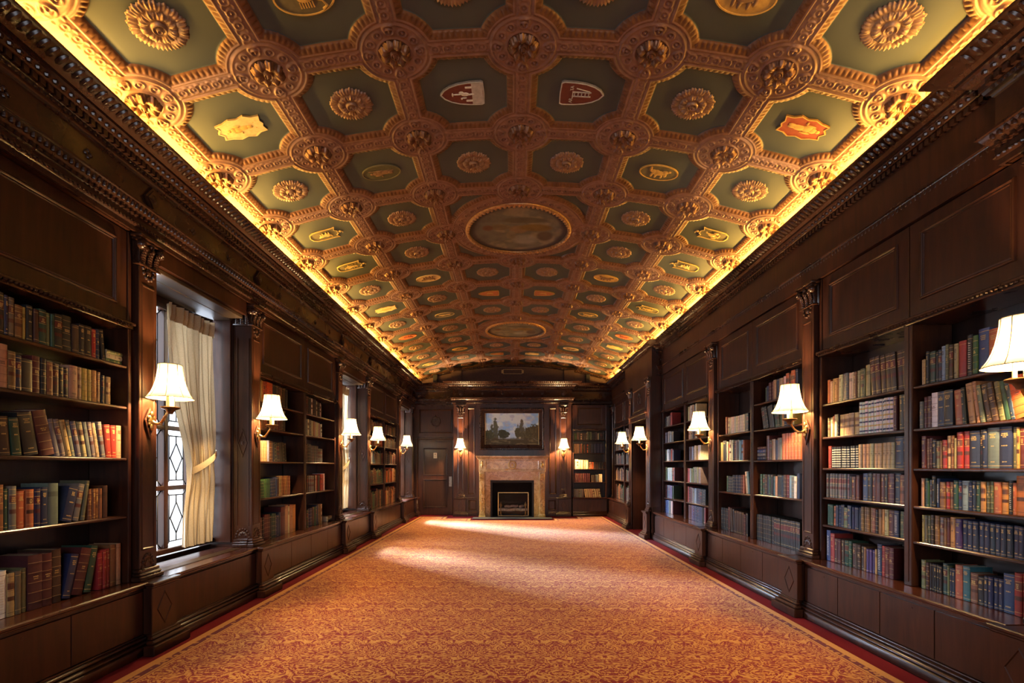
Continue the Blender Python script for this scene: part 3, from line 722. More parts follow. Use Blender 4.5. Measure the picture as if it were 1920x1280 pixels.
#SPEC
SPEC = {
'A1.0': 'd2430 k2325 t2535 s2416 k2422 n2310G v2316 u2020L y2010 k2217G d2114 g2222 v2112 g2110 k2224L k2330 d1922 k2120 k2125 r2016 n2112 k2214/7 _14',
'A1.1': 'k2435 u2520 n2620L d2312 n2420L t2528B u2218L n2116L k2030 m2322B k2215B u2118 d2118 k2015G k2014 t2228G t2214L y2218B y2216B y2216B u2216L k2010L _2 t2018L _3',
'A1.2': 't2712 s2618 a2516L d2622 s2720 u2620 d2230/4 g2224/6 k2640/10 m2838B/13 s2416/13 s2416/13 t2416/13 s2416/12 s2416/12 t2416/11 s2416/11 s2416/10 t2416/10 s2518/9 r2422/4 r2420/2 t2422',
'A1.3': 's2420 g2520 s2622G n2015 d2525L u2622 g2414G s2518L i2224 i2320 n2316L n2422G s2630 _2 n2330G/-14 s2520/-12 v2712/-9 u2112x4 d2318 _3',
'A1.4': 'p2228T g2316 y2218 d2222 m2520 w2730T t2518 v2516 v2616 m3340B m3328B d3430B n2925/-14 m3135B/-15 g3225/-12 r2616 r2712 r2814 u3022 t3020',
'B0.0': 'r3036 c2622 y2618 r2520 r2714 o2860 k2525G k2520 d2522x2 u2420 d2520G d2520 k2420',
'B0.1': 'd2620x2 u2430 u2420x2 d2820 t2820x2 k2720 d2622 u2420 m2320 d2520x2 k2720',
'B0.2': 'l2616 g2610 t2418Bx5 l2512 _2 d2530 k2416/6 k2416/6 k2416/6 k2416/6 k2416/6 k2416/6 k2416/6 k2416/6 k2416/6',
'B0.3': 'c3220 g2020Bx3 e2222 g2220x2 n2220Bx3 n2420 d2420 u2518Bx7',
'B0.4': 'm2820Bx3 k2820 m3020Bx3 k2818 g3020Bx2 n2720x2 n3020 m3650 t3740 c3620 t3740 y3638',
'B1.0': 'd2518x4 k2420Gx2 w2416 d2420 k2418x2 c2220 k2120x2 w2116 d2020 _2',
'B1.1': 'k2320x3 c2318 k2318x2 c2216 t2218x2 c2116x3 k2016 c2112 d2016 w2014',
'B1.2': 'm2518x2 d2618 k2650B s2418Bx6 s2118Lx4',
'B1.3': 'd2420x3 _3 s2420Lx4 m2420 c2416 r2420 d2420x2 r2520x3 w2616',
'B1.4': 'l2822 g2620x2 n2720Bx3 d2820x2 g2820 n2920x2 u3022x2 c3020 _18',
'D0.0': '_2 i2222 c2020 t2218 y2224 t2210 c2428G s2416 s2424 c2322 c2316 u2320 t2320 v2428L v2310 t2630 d3030L/5 d3030L/5 d3030L/5 d3030L/4 d3030L/4 d3030L/3 d3030L/3',
'D0.1': '_2 v1820L _1 c1820 i1914 c2018x2 k2014 t1945Lx4 w2822Kx8 w2812Kx6 m2820 _3 k2830G k2830G',
'D0.2': '_3 r2020 k1916Wx10 t2020Bx9 n2438G n2422G',
'D0.3': '_1 s2214Lx10 k2018G m2022G m2120 _3 b2330G k2324G m2320G m2325 m2320 k2316G m2330 n2328G u2222L m2212',
'D0.4': '_2 g1920 g1920 i1816 n1918G n1914 n2020 v1825 n2024G n1914x4 u2016Bx5 k1914 u2018 y2014 t2020 m2026G n2024T v2020 m2020',
'D0.5': '_1 b2830T r2630G m2222x2 d2220 g2216Lx2 g2220 d2122 d2118x2 d2018 u2016 p1916x3 t2010 n2526T r2420B m2422L m2425 _14',
'D1.0': '_3 t1812 t1812 k2318G g2230 k2114 n2218 l2420G v2414 d2320L t2320 r2436 _1 k2624T g2522 b2845G i2640 d2620x3 m2620x4',
'D1.1': '_2 s1918 m2220B m2228B w2436B n2440G k2450 i2340/3 k2418G/4 t2634/6 t2720/8 s2420/8 d2428/10 d2428/10 v2424/10 g2425/11 n2420/11 o2560/11 _4',
'D1.2': '_3 m2326G u2118 m2116 k2022G v1918L u1912 r1924L t2216L u2216 t2014 r2428L r2428L n2448G k2414L n2418G s2550G n2550G v2420 y2410 m2324 d2320x2',
'D1.3': '_3 t2016 g2014 g1914 s1914 k2220G n2018T u1830L r1820L u1820L g1924 n1914 l1934G n1814 n1918 g1922G y1922 v1916B v1918B i1930 y1926L k2018T i1914 o2340 n2340L',
'D1.4': '_3 y1916 v1914 v1914 d2016 _1 u2020 s1918L u1914 m1914 y2022 p1926 n1922G n1922G n1922G n1922G n1920G n1920G n1920G n1920G n1920G n1920G n1920G n1920G n1920G',
'D1.5': '_3 v2026L d1918 k1914Gx5 g2125 v2010 n1914 n1916G i2236 a2234G u1936L k1830G n1920Gx4 b2346G r2530L r2530L r2530L',
'F0.0': '_14 i2420 _2 t2222x2 c2220Bx8 k2322x2', 'F0.1': 't2612x2 k2850U c2620 r2220 w2820 c2718 k2420 m2620 s2618 k2720 l2620x2 i2614',
'F0.2': '_18 g2220 k2120Bx3 n2316Bx6 m2420 i2420 c2820/8 l2820/8', 'F0.3': 'k3022Bx4 m3225 d3130/5 k3020/5 d2922Gx5 m2722 k2922',
'F1.0': '_20 g1718 n1818 m2122 m2120 t2225 n2228G t2230 c2320 o2526 u2320 o2730 n2720', 'F1.1': '_10 k2626/14 k2626/14 k2626/14 k2626/12 g2620/10 v2520/8 g2420 y2620 n2720 d2620 t2620x2',
'F1.2': '_24 m2825 d2320 t2330 n2220 s2420x2 i2824Bx6', 'F1.3': '_8 g2420 _1 g2420L d2420 n2425G g2214 k2420G a2216 t2220 k2420Gx2 n2318 d2420 m2420 l2420 s2222 w2318 n2620',
'F1.4': 'k3020Bx8 k3020Lx11',
'G0.0': 'k1820 n2018 s1918x3 m2018 d2018 r2445 _2', 'G0.1': 'k1820 l2018 n2020x2 w2118 s2120x2 l2020 k1920x3',
'G0.2': 'a2220 g2220 s2118 l2220x2 n2120x2 k2218 r2214 m2218 n2020', 'G0.3': 'v2520x2 e2516 k2420 l2432Bx3 s2420 r2418 m2420',
'G0.4': 'k2420 m2520 _2 n2420x3 p2420x3 _3 g2420', 'G0.5': 'b2416x6 s2420x2 d2320 c2420 m2420 _3',
'G1.0': 'c2420 t2420 c2620x2 u2620 t2520 s2420 c2818', 'G1.1': '_3 t2220x3 s2220 n2120 d2220x2 c2320', 'G1.2': '_4 n2220 m2220x2 l2220 s2120 c2320x2 y2220x2 w2318x2',
'G1.3': 'r2320x2 l2320 v2218x2 e2520 s2518x7', 'G1.4': 'r2620 m2520x3 s2420x2 l2420x2 n2420x4 k2420x4', 'G1.5': '_4 m2520x3 p2520x3 n2520x6 k2420x2 r2520',
'J0.0': 'v2018 e1916 d2016x2 k2014 c1818 d1916x3 t2016 v2318 e2316 v2318 k2018x2 d2216x2 c1914 g2016 k2030 k2030',
'J0.1': 't2622x3 s2518 i2516 v2718 _2 u2418 k2520 o2418 g2418 d2516 n2640Bx4 n2520',
'J0.2': 'c2720x3 c2632x4 _2 i2018x2 o2018 d2018x3 k2018x5',
'J0.3': 'm2522Bx9 _3 d2018x3 s2118x2 c2322x2', 'J0.4': 's2420x6 t2424/9 t2424/9 t2424/9 t2424/9 t2424/9 t2424/9 t2424/9 t2424/9',
}
def parse(spec):
    out = []
    for w_ in spec.split():
        if w_[0] == '_': out.append(('gap', float(w_[1:])/100)); continue
        m = TOK.match(w_)
        assert m, w_
        for _ in range(int(m[5] or 1)):
            out.append((m[1], int(m[2])/100, int(m[3])/1000, m[4], math.radians(float(m[6] or 0))))
    return out
WHERE = {'A1':'nearest left bookcase','B0':'second left bookcase, near bay','B1':'second left bookcase, far bay','D0':'nearest right bookcase, left bay','D1':'nearest right bookcase, right bay',
         'F0':'second right bookcase, left bay','F1':'second right bookcase, right bay','G0':'third right bookcase, left bay','G1':'third right bookcase, right bay','C0':'third left bookcase, near bay','C1':'third left bookcase, far bay','J0':'end wall bookcase','H0':'far right bookcase, left bay','H1':'far right bookcase, right bay'}
BOOKS = []
for (side, plane, y0, xa, xb, z, gap, key, depth) in SPACE:
    rg = random.Random(key)
    if key in SPEC: L = parse(SPEC[key])
    else:
        pal = rg.choice(['kdumnst','rmiuodct','ngksdm','dukmg']); L = []; wsum = 0
        while wsum < (xb-xa)*.8:
            c = rg.choice(pal); k = rg.choice([1,1,2,3]); h = rg.uniform(.6,.86)*gap; tt = rg.uniform(.018,.034); stl = rg.choice('GLBN')
            for _ in range(k): L.append((c, h+rg.uniform(-.004,.004), tt, stl if stl != 'N' else '', 0)); wsum += tt
    L = [((q[0], min(q[1], gap*.93/(1.0)), *q[2:]) if q[0] != 'gap' else q) for q in L]
    gaps = 0; pa = 0; tsum = 0; items = []
    for q in L:
        if q[0] == 'gap': gaps += q[1]; items.append(q); pa = 0; continue
        c, h, t, stl, a = q
        if q[4] != pa:
            g = max(0, (h+.01)*(math.tan(a)-math.tan(pa)))
            if g: gaps += g; items.append(('gap', g))
        pa = a; items.append(q); tsum += t/math.cos(a) + .0009
    if pa < 0: gaps += h*math.tan(-pa)
    s = max(.3, (xb-xa-.016-gaps)/tsum); s = min(s, 2.3)
    x = xa + .008; i = 0; nth = 0; ntot = sum(1 for q in items if q[0] != 'gap')
    for q in items:
        if q[0] == 'gap': x += q[1]; continue
        c, h, t, stl, a = q; t *= s; wd = t/math.cos(a) + .0009*s
        h *= 1 + rg.uniform(-.012, .012)
        if h*math.cos(a) + t*math.sin(abs(a)) > gap*.97: h = gap*.95
        d = min(depth-.12, max(.13, h*.68)); nth += 1
        fy = .075 + rg.uniform(0, .012)
        col = tuple(v*rg.uniform(.82,1.18) for v in PAL[c])
        if not stl: stl = rg.choice(['G','N','B','N','G','L'])
        cx, cy, cz = wpt(side, plane, y0, (x+t/2, fy, z+h/2))
        px = 960+940*cx/max(cy,.1); py = 875-940*(cz-HC)/max(cy,.1)
        app = (940*h/cy)*(940*t*abs(cx)/cy**2 if side != 'E' else 940*t/cy) if cy > .3 else 0
        if not (-15 < px < 1935 and -30 < py < 1290): app = 0
        piv = x if a >= 0 else x + wd
        BOOKS.append(dict(side=side, plane=plane, y0=y0, x=x, piv=piv, fy=fy, z=z+.0006, h=h, t=t, d=d, col=col, c=c, stl=stl, a=a, app=app, key=key, nth=(ntot+1-nth if key[:2] == 'A1' else nth), rg=rg))
        x += wd
BOOKS.sort(key=lambda q: -q['app'])
def book_T(q):
    """book frame -> the wall's local frame"""
    R = Matrix.Rotation(-q['a'], 4, 'Y')
    if q['a'] >= 0: return Matrix.Translation((q['piv'], q['fy'], q['z'])) @ R
    return Matrix.Translation((q['piv'], q['fy'], q['z'])) @ R @ Matrix.Translation((-q['t'], 0, 0))
NB = 298
def wall_matrix(side, plane, y0):
    loc, rz = wall_place(side, y0, plane)
    return Matrix.Translation(loc) @ Matrix.Rotation(rz, 4, 'Z')
def stylew(q):
    return {'G':'gilt-lettered','L':'labelled','B':'ribbed','K':'navy-striped','W':'checked','T':'boldly titled','U':'large'}.get(q['stl'], 'plain')
seen = {}
for q in BOOKS[:NB]:
    mb = MB(); pv = book_mesh(mb, Matrix.Identity(4), q['h'], q['t'], q['d'], q['col'], q['stl'], q['rg'])
    o = mb.build('book', M['book'], smooth=35)
    o.matrix_world = wall_matrix(q['side'], q['plane'], q['y0']) @ book_T(q)
    bay, sh = q['key'].split('.')
    lean = 'leaning ' if abs(q['a']) > .06 else ''
    tag(o, f"{lean}{CNAME[q['c']]} {stylew(q)} book, {ordn[q['nth']-1]} from {'right' if bay == 'A1' else 'left'}, {ordn[int(sh)]} shelf down, {WHERE.get(bay, 'bookcase')}", 'book', f"books on the {ordn[int(sh)]} shelf down of the {WHERE.get(bay, 'bookcase')}")
    pg = MB(); pg.add(pv, PF); p = pg.build('page_block', M['paper'], o)
    q['obj'] = o
sb = MB(); nstuff = len(BOOKS) - NB
for q in BOOKS[NB:]:
    T = wall_matrix(q['side'], q['plane'], q['y0']) @ book_T(q)
    pv = book_mesh(sb, T, q['h'], q['t'], q['d'], q['col'], q['stl'], q['rg'], fine=False)
    sb.add(pv, PF, 1, (.5,.42,.28))
o = sb.build('small_books', [M['book'], M['paper']])
tag(o, 'remaining smaller rows of books on the farther shelves', kind='stuff')
print('BOOKS', len(BOOKS), 'individual', NB)
# books lying flat
def flat_book(side, plane, y0, x0, z, L_, t, w_, c, lab, grp):
    mb = MB(); pv = book_mesh(mb, Matrix.Identity(4), L_, t, w_, PAL[c], 'G', random.Random(lab))
    o = mb.build('book', M['book'], smooth=35)
    o.matrix_world = wall_matrix(side, plane, y0) @ Matrix.Translation((x0, .085, z+t+.0006)) @ Matrix.Rotation(PI/2, 4, 'Y')
    tag(o, lab, 'book', grp); pg = MB(); pg.add(pv, PF); pg.build('page_block', M['paper'], o)
gx = 2.515-.035-.155
for k, (c, t, n_) in enumerate((('e',.03,'bottom'),('c',.034,'middle'),('v',.028,'top'))):
    flat_book('L', PL, 1.275, gx+.004*k, 2.155+sum((.03,.034)[:k])+.001*k, .145, t, .2, c, f"{CNAME[c]} book lying flat, {n_} of the small pile on the nearest left bookcase", 'flat pile in the nearest left bookcase')
for k, (c, t, n_) in enumerate((('n',.045,'bottom'),('s',.04,'second'),('b',.042,'third'),('m',.03,'top'))):
    flat_book('R', PR, 7.095, 1.015+.0375+.02, 1.478+sum((.045,.04,.042)[:k])+.001*k, .2, t, .2, c, f"{CNAME[c]} book lying flat, {n_} of the pile in the second right bookcase", 'flat pile in the second right bookcase')
for k, (c, t, n_) in enumerate((('k',.028,'bottom'),('c',.03,'middle'),('t',.022,'top'))):
    flat_book('L', PL, 5.66, 2.51-.035-.19, .532+sum((.028,.03)[:k])+.001*k, .17, t, .2, c, f"{CNAME[c]} book lying flat, {n_} of the small pile on the second left bookcase ledge", 'flat pile in the second left bookcase')
# lettering on the facing art book
for q in BOOKS[:NB]:
    if q['stl'] == 'U':
        text('UFFIZI', .016, .0003, M['goldline'], q['obj'], (q['t']/2, -.0008, q['h']*.86), (PI/2,0,0))
#END
exec_after_books = True

# ------------------------------------------------------------------ windows, seats, curtains
ORD3 = ['first', 'second', 'third']
XW = PL + .45
for wi, (h0, h1) in enumerate(LWIN):
    t = tag(bpy.data.objects.new(f'window_{wi+1}', None), f'leaded casement window in the {ORD3[wi]} recess', kind='structure'); C.objects.link(t)
    t.location = (-XW, (h0+h1)/2, 0); t.rotation_euler = (0,0,PI/2)
    hw = (h1-h0)/2-.004; z0, z1 = .585, 2.92
    p = MB()
    p.cbox(-hw, hw, -.05, .06, z0, z0+.05, .006, 0); p.cbox(-hw, hw, -.03, .05, z1-.05, z1, .004)
    nl = 4; pw = 2*hw/nl; zt = [1.2, 1.77]
    for i in range(nl+1):
        x = -hw + pw*i; a = .028
        p.cbox(max(-hw, x-a), min(hw, x+a), -.025, .05, z0+.05, z1-.05, .006)
    for z in zt: p.cbox(-hw, hw, -.022, .05, z-.022, z+.022, .005)
    p.build('window_frame', M['wood'], t)
    g = MB(); g.add([(-hw+.01,.014,z0+.05),(hw-.01,.014,z0+.05),(hw-.01,.014,z1-.05),(-hw+.01,.014,z1-.05)], [(0,1,2,3)]); g.build('pane', M['glass'], t)
    l = MB()
    def came(a, b2, r=.0065): l.tube([(a[0], .008, a[1]), (b2[0], .008, b2[1])], r, 6)
    for i in range(nl):
        xa, xb = -hw+pw*i+.03, -hw+pw*(i+1)-.03; xm = (xa+xb)/2
        for za, zb in ((z0+.05, zt[0]-.022), (zt[0]+.022, zt[1]-.022), (zt[1]+.022, z1-.05)):
            ia, ib = xa+.05, xb-.05; ja, jb = za+.05, zb-.05; hh = jb-ja
            for A, B in (((ia,ja),(ib,ja)),((ib,ja),(ib,jb)),((ib,jb),(ia,jb)),((ia,jb),(ia,ja)),((ia,ja),(xa,za)),((ib,ja),(xb,za)),((ia,jb),(xa,zb)),((ib,jb),(xb,zb))): came(A, B)
            n_ = 1 if hh < .6 else 2
            for k in range(n_):
                zc = ja + hh*(k+.5)/n_; dh = hh/n_*.34; dw = (ib-ia)*.42
                for A, B in (((xm,zc+dh),(xm+dw,zc)),((xm+dw,zc),(xm,zc-dh)),((xm,zc-dh),(xm-dw,zc)),((xm-dw,zc),(xm,zc+dh))): came(A, B)
                came((xm,zc+dh),(xm, ja+hh*(k+1)/n_)); came((xm,zc-dh),(xm, ja+hh*k/n_)); came((xm-dw,zc),(ia,zc)); came((xm+dw,zc),(ib,zc))
    l.build('lead_cames', M['lead'], t, smooth=True)
    # window seat
    s = thing('window_seat', f'dark panelled window seat with inset grille below the {ORD3[wi]} window', 'window seat', (-PL, h0, 0), PI/2)
    W = h1-h0
    a, b2 = .02, W-.02
    p = MB(); p.cbox(.008, W-.008, -.045, .39, .09, .49, .003); p.build('body', M['wood'], s)
    p = MB(); p.cbox(.010, W-.010, -.062, -.046, .14, .47, .003); p.frame(.10, W-.10, .17, .44, [(0,-.062),(.006,-.056),(.014,-.056),(.02,-.062)]); p.build('front_panel', M['wood'], s)
    p = MB(); p.cbox(.008, W-.008, -.09, .39, .5035, .53, .009); p.cbox(.008, W-.008, -.07, .38, .488, .504, .004); p.build('seat_top', M['woodm'], s)
    p = MB()
    p.box(.10, W-.10, .06, .17, .5302, .533)
    for k in range(int((W-.22)/.018)):
        p.box(.11+k*.018, .118+k*.018, .065, .165, .533, .537)
    p.build('grille', M['bronze'], s)
    p = MB(); p.cbox(.008, W-.008, -.11, .0, .002, .07, .006); p.cbox(.008, W-.008, -.098, 0, .07, .095, .012); p.cbox(.008, W-.008, -.08, 0, .095, .125, .012); p.cbox(.008, W-.008, -.066, 0, .125, .14, .003); p.build('base_moulding', M['wood'], s, smooth=50)

def make_curtain(lab, far=True):
    """local x along the window (0 = outer edge at the reveal, grows to the middle when mirrored), y depth, z world"""
    t = thing('curtain', lab, 'curtain')
    ns, nz = 90, 70; ztop, zbot, zg = 2.90, .615, 1.42
    P = np.zeros((nz, ns, 3)); sg = -1 if far else 1
    for i in range(nz):
        f = i/(nz-1); z = ztop + (zbot-ztop)*f
        if z > zg: u = (ztop-z)/(ztop-zg); wd = .75 - .35*u**1.5
        else: u = (zg-z)/(zg-zbot); wd = .40 + .08*math.sin(min(1, u*1.3)*PI/2)
        out = .0 + (.03*math.exp(-((z-zg)/.12)**2))
        for j in range(ns):
            s_ = j/(ns-1)
            amp = .030*(1 if z < ztop-.13 else .55+.45*(math.sin(z*40)*.2)); amp *= (.75+.5*(1-min(1, abs(z-zg)/.35)))
            ph = 2*PI*9*s_ + .5*math.sin(z*2.1 + s_*4)
            y = amp*math.sin(ph) + .012*math.sin(2*PI*3.3*s_ + z*3)
            x = (out + wd*s_) + .008*math.sin(2*ph) + .012*math.sin(z*3+s_*5)*(1-s_)
            if z < zg: x += .02*math.sin((zg-z)*2.2)
            P[i, j] = (sg*x, y, z)
    m = MB(); m.grid(P); o = m.build('fabric', M['curtain'], t, smooth=True)
    q = MB(); pts = []
    H = []                                                        # pinch-pleat heading
    for j in range(ns):
        s_ = j/(ns-1); ph = 2*PI*9*s_
        for dz in (0, .05, .10): pass
    Ph = np.zeros((4, ns, 3))
    for a, (dz, am) in enumerate(((.02,.034),(-.03,.030),(-.09,.028),(-.13,.012))):
        for j in range(ns):
            s_ = j/(ns-1); ph = 2*PI*9*s_ + .5*math.sin(ztop*2.1 + s_*4)
            Ph[a, j] = (sg*(.75*s_ + .008*math.sin(2*ph)), am*math.sin(ph) - .012 + .012*math.sin(2*PI*3.3*s_+ztop*3), ztop+dz)
    q.grid(Ph); q.build('heading', M['curtain'], t, smooth=True)
    q = MB(); n_ = 28; T = np.zeros((n_, 5, 3))                    # tieback: from the hook down round the folds
    for i in range(n_):
        a = 2*PI*i/(n_-1)
        cx = .195; x = cx - .225*math.cos(a); z = zg + .10*math.cos(a) + .03; y = -.062*math.sin(a) if a < PI else .05*abs(math.sin(a))
        for k in range(5): T[i, k] = (sg*x, y - .004*(1-abs(k-2)/2), z - .035 + .0175*k)
    q.grid(T); q.build('tieback', M['curtain'], t, smooth=True)
    q = MB(); q.tube([(sg*-.012, .0, zg+.09), (sg*-.005,-.03,zg+.10), (sg*.01,-.03,zg+.12)], .006, 8); q.build('hook', M['brass'], t)
    return t
CX = -PL-.36
c1 = make_curtain('cream tied-back curtain on the far side of the first window', True); c1.location = (CX, LWIN[0][1]-.10, 0); c1.rotation_euler = (0,0,PI/2)
c2 = make_curtain('cream tied-back curtain on the near side of the first window', False); c2.location = (CX, LWIN[0][0]+.03, 0); c2.scale = (.5,1,1); c2.rotation_euler = (0,0,PI/2)
K = kids()
for wi in (1, 2):
    dup(c1, (CX, LWIN[wi][1]-.10, 0), PI/2, f'cream tied-back curtain on the far side of the {ORD3[wi]} window', K)
    dup(c2, (CX, LWIN[wi][0]+.03, 0), PI/2, f'cream tied-back curtain on the near side of the {ORD3[wi]} window', K)

# ------------------------------------------------------------------ wall sconces
def make_sconce(label):
    t = thing('wall_sconce', label, 'wall lamp', group='brass candle sconces')
    p = MB()
    a = [(0,.10),(.055,0),(0,-.15),(-.055,0)]
    vs = []
    for r, y in ((1,.0),(1,-.008),(.78,-.012),(.70,-.006),(.1,-.006)): vs += [(x*r, y, z*r) for x, z in a]
    p.add(vs, [(i*4+k, i*4+(k+1)%4, (i+1)*4+(k+1)%4, (i+1)*4+k) for i in range(4) for k in range(4)] + [(16,17,18,19)])
    p.build('wood_lozenge', M['wood'], t)
    p = MB()
    p.blob((0,-.016,.0), (.034,0,0), (0,.014,0), (0,0,.05), 10, 6); p.blob((0,-.022,.045), (.02,0,0), (0,.012,0), (0,0,.028), 8, 5); p.blob((0,-.020,-.05), (.018,0,0), (0,.010,0), (0,0,.032), 8, 5)
    for s in (-1,1): p.blob((s*.026,-.016,.02), (.014,0,0), (0,.010,0), (0,0,.018), 8, 5); p.blob((s*.02,-.016,-.028), (.012,0,0), (0,.010,0), (0,0,.016), 8, 5)
    p.build('backplate', M['brass'], t, smooth=True)
    p = MB()
    pts = []
    for i in range(22):
        f = i/21; y = -.02 - .145*f; z = -.005 - .035*math.sin(f*PI*1.15)*(1-f*.2) + .075*f**2.2
        pts.append((.012*math.sin(f*PI*2), y, z))
    p.tube(pts, [.012-.004*f/21 for f in range(22)], 8)
    p.blob((0,-.085,-.028), (.012,0,0), (0,.018,0), (0,0,.014), 8, 5)
    p.build('arm', M['brass'], t, smooth=True)
    p = MB(); p.lathe([(0,.045),(.016,.048),(.022,.062),(.034,.080),(.060,.090),(.066,.098),(.064,.104),(.03,.100),(0,.100)], (0,-.165,0), 20); p.build('cup', M['bronze'], t, smooth=40)
    for s in (-1, 1):
        p = MB(); p.lathe([(0,.100),(.011,.100),(.011,.215),(.0,.216)], (s*.030,-.165,0), 12); p.build('candle', M['candle'], t, smooth=40)
    prof = [(.158,.170),(.146,.185),(.127,.215),(.110,.255),(.097,.300),(.088,.350),(.082,.395),(.080,.430)]
    lob = lambda a: 1 + .035*abs(math.cos(4*a)) - .02
    p = MB(); p.lathe(prof, (0,-.165,0), 48, rad=lob); o = p.build('shade', M['shade'], t, smooth=True)
    q = MB()
    for z, r in ((.170,.158),(.430,.080)):
        q.tube([(r*lob(a)*math.cos(a), -.165+r*lob(a)*math.sin(a), z) for a in [2*PI*k/48 for k in range(49)]], .0028, 6)
    for k in range(8):
        a = PI/8 + PI*k/4; q.tube([(r*lob(a)*1.006*math.cos(a), -.165+r*lob(a)*1.006*math.sin(a), z) for r, z in prof], .0022, 5)
    q.build('piping', M['trim'], o, smooth=True)
    return t
SCONCE = [('L',3.90,PL,'lit sconce on the pilaster before the first window, overlapping its curtain'),('L',5.55,PL,'lit sconce on the pilaster just past the first window'),('L',8.28,PL,'lit sconce on the pilaster before the second window'),
          ('L',9.93,PL,'lit sconce on the pilaster just past the second window'),('L',12.66,PL,'lit sconce on the left wall nearest to the end door'),
          ('R',2.65,PR,'lit sconce cut by the right edge of the photo, largest of all'),('R',4.85,PR,'lit sconce between the first and second right-hand bookcases'),('R',7.21,PR,'lit sconce between the second and third right-hand bookcases'),
          ('R',9.86,PP,'lit sconce before the right-hand doorway'),('R',11.41,PP,'lit sconce beyond the right-hand doorway'),('E',-1.452,YC-.03,'lit sconce left of the painting beside the end door'),('E',1.457,YC-.03,'lit sconce right of the painting beside the end bookcase')]
s0 = None
for (side, y, pl, lb) in SCONCE:
    loc, rz = wall_place(side, y, pl)
    off = Matrix.Rotation(rz, 4, 'Z') @ Vector((0,-.008,1.762)); loc = Vector(loc) + off
    if s0 is None:
        s0 = make_sconce(lb); s0.location = loc; s0.rotation_euler = (0,0,rz); K = kids()
    else: dup(s0, loc, rz, lb, K)
    li = bpy.data.lights.new('sconce_bulb', 'POINT'); li.energy = 64 if side != 'E' else 190; li.color = (1,.66,.30); li.shadow_soft_size = .022
    lo = bpy.data.objects.new('sconce_bulb', li); C.objects.link(lo); lo.location = loc + (Matrix.Rotation(rz, 4, 'Z') @ Vector((0,-.165,.265)))

# ------------------------------------------------------------------ ceiling
RV, XC, ZC = 8.88, .08, HC+3.0
TU, TV, Y0 = .911, .92, 3.54
def vault(u, h):                           # arc position, height below the vault -> x, z
    return XC + (RV-h)*math.sin(u/RV), ZC - RV + (RV-h)*math.cos(u/RV)
bk = MB(); us = np.linspace(-3.25, 3.25, 60)
P = np.zeros((2, 60, 3))
for i, y in enumerate((YB, YE+.1)):
    for j, u in enumerate(us):
        x, z = vault(u, -.03); P[i, j] = (x, y, z)
bk.grid(P); ceil = tag(bk.build('ceiling', M['gilt'], smooth=True), 'coffered vaulted ceiling with gilded ribs and green panels', kind='structure')
AU, AV, RC = .335, .338, .315
def sm(a, b, x): t = np.clip((x-a)/(b-a), 0, 1); return t*t*(3-2*t)
def rib_height(sd, s, fieldh):
    t = np.clip(sd/.045, 0, 1)
    ov = .030*np.sqrt(np.clip(1-(1-t)**2, 0, 1))
    egg = np.abs(np.cos(PI*s/.040))**.6
    inb = (sd > 0) & (sd < .045)
    h = np.where(sd <= 0, 0, ov)
    h = h - np.where(inb, .013*(1-egg)*np.sin(PI*t), 0)
    h = h + .006*np.exp(-((sd-.057)/.005)**2) - .006*np.exp(-((sd-.068)/.004)**2)
    return h + fieldh*sm(.066, .074, sd)
def ring(r): return .009*np.exp(-((r-.027)/.0055)**2) + .010*np.exp(-(r/.009)**2) - .008*np.exp(-((r-.017)/.005)**2)
def corner_field(dx, dy):
    dc = np.hypot(dx, dy); an = np.arctan2(dy, dx)
    k = PI/6; ar = (an/k - np.round(an/k))*k
    rr = np.hypot(dc-.172, ar*.172); h = ring(rr)
    k2 = PI/2; a2 = (an/k2 - np.round(an/k2))*k2; big = np.hypot(dc-.19, a2*.19)
    h = h + .014*np.exp(-(big/.018)**2) + .010*np.exp(-((big-.036)/.006)**2)
    return h + .008*np.exp(-((dc-.118)/.006)**2) + .008*np.exp(-((dc-.225)/.006)**2), dc
def rib_field(l, s, dc, L):
    sp = L/11.0
    x = (s/sp - np.round(s/sp))*sp
    h = ring(np.hypot(x, l))
    wv = np.abs(l - .036*np.sin(PI*s/sp)); wv2 = np.abs(l + .036*np.sin(PI*s/sp))
    h = np.maximum(h, .007*np.exp(-(np.minimum(wv, wv2)/.005)**2)*(np.hypot(x, l) > .034))
    return np.where(dc > .245, h, 0)
def edges_field(u, v, HU, HV, cells_u, cells_v):
    """signed distance, height for ribs along the border of a HU x HV half-size tile, discs at the given points"""
    du, dv = HU-np.abs(u), HV-np.abs(v)
    best = np.full(u.shape, 9.0); cf = np.zeros(u.shape); adx = np.zeros(u.shape)
    for cu in cells_u:
        for cv in cells_v:
            if abs(abs(cu)-HU) > 1e-6 and abs(abs(cv)-HV) > 1e-6: continue
            f, dc = corner_field(u-cu, v-cv); m = dc < best
            best = np.where(m, dc, best); cf = np.where(m, f, cf); adx = np.where(m, np.arctan2(v-cv, u-cu)*RC, adx)
    eu, ev_ = (.4555-AU)-du, (.46-AV)-dv; ed = RC-best
    sd = np.maximum(np.maximum(eu, ev_), ed)
    s = np.where(ed >= np.maximum(eu, ev_), adx, np.where(eu > ev_, v, u))
    f = np.where(best < .245, cf, np.where(du < dv, rib_field(du, v, best, TV), rib_field(dv, u, best, TU)))
    return sd, s, f
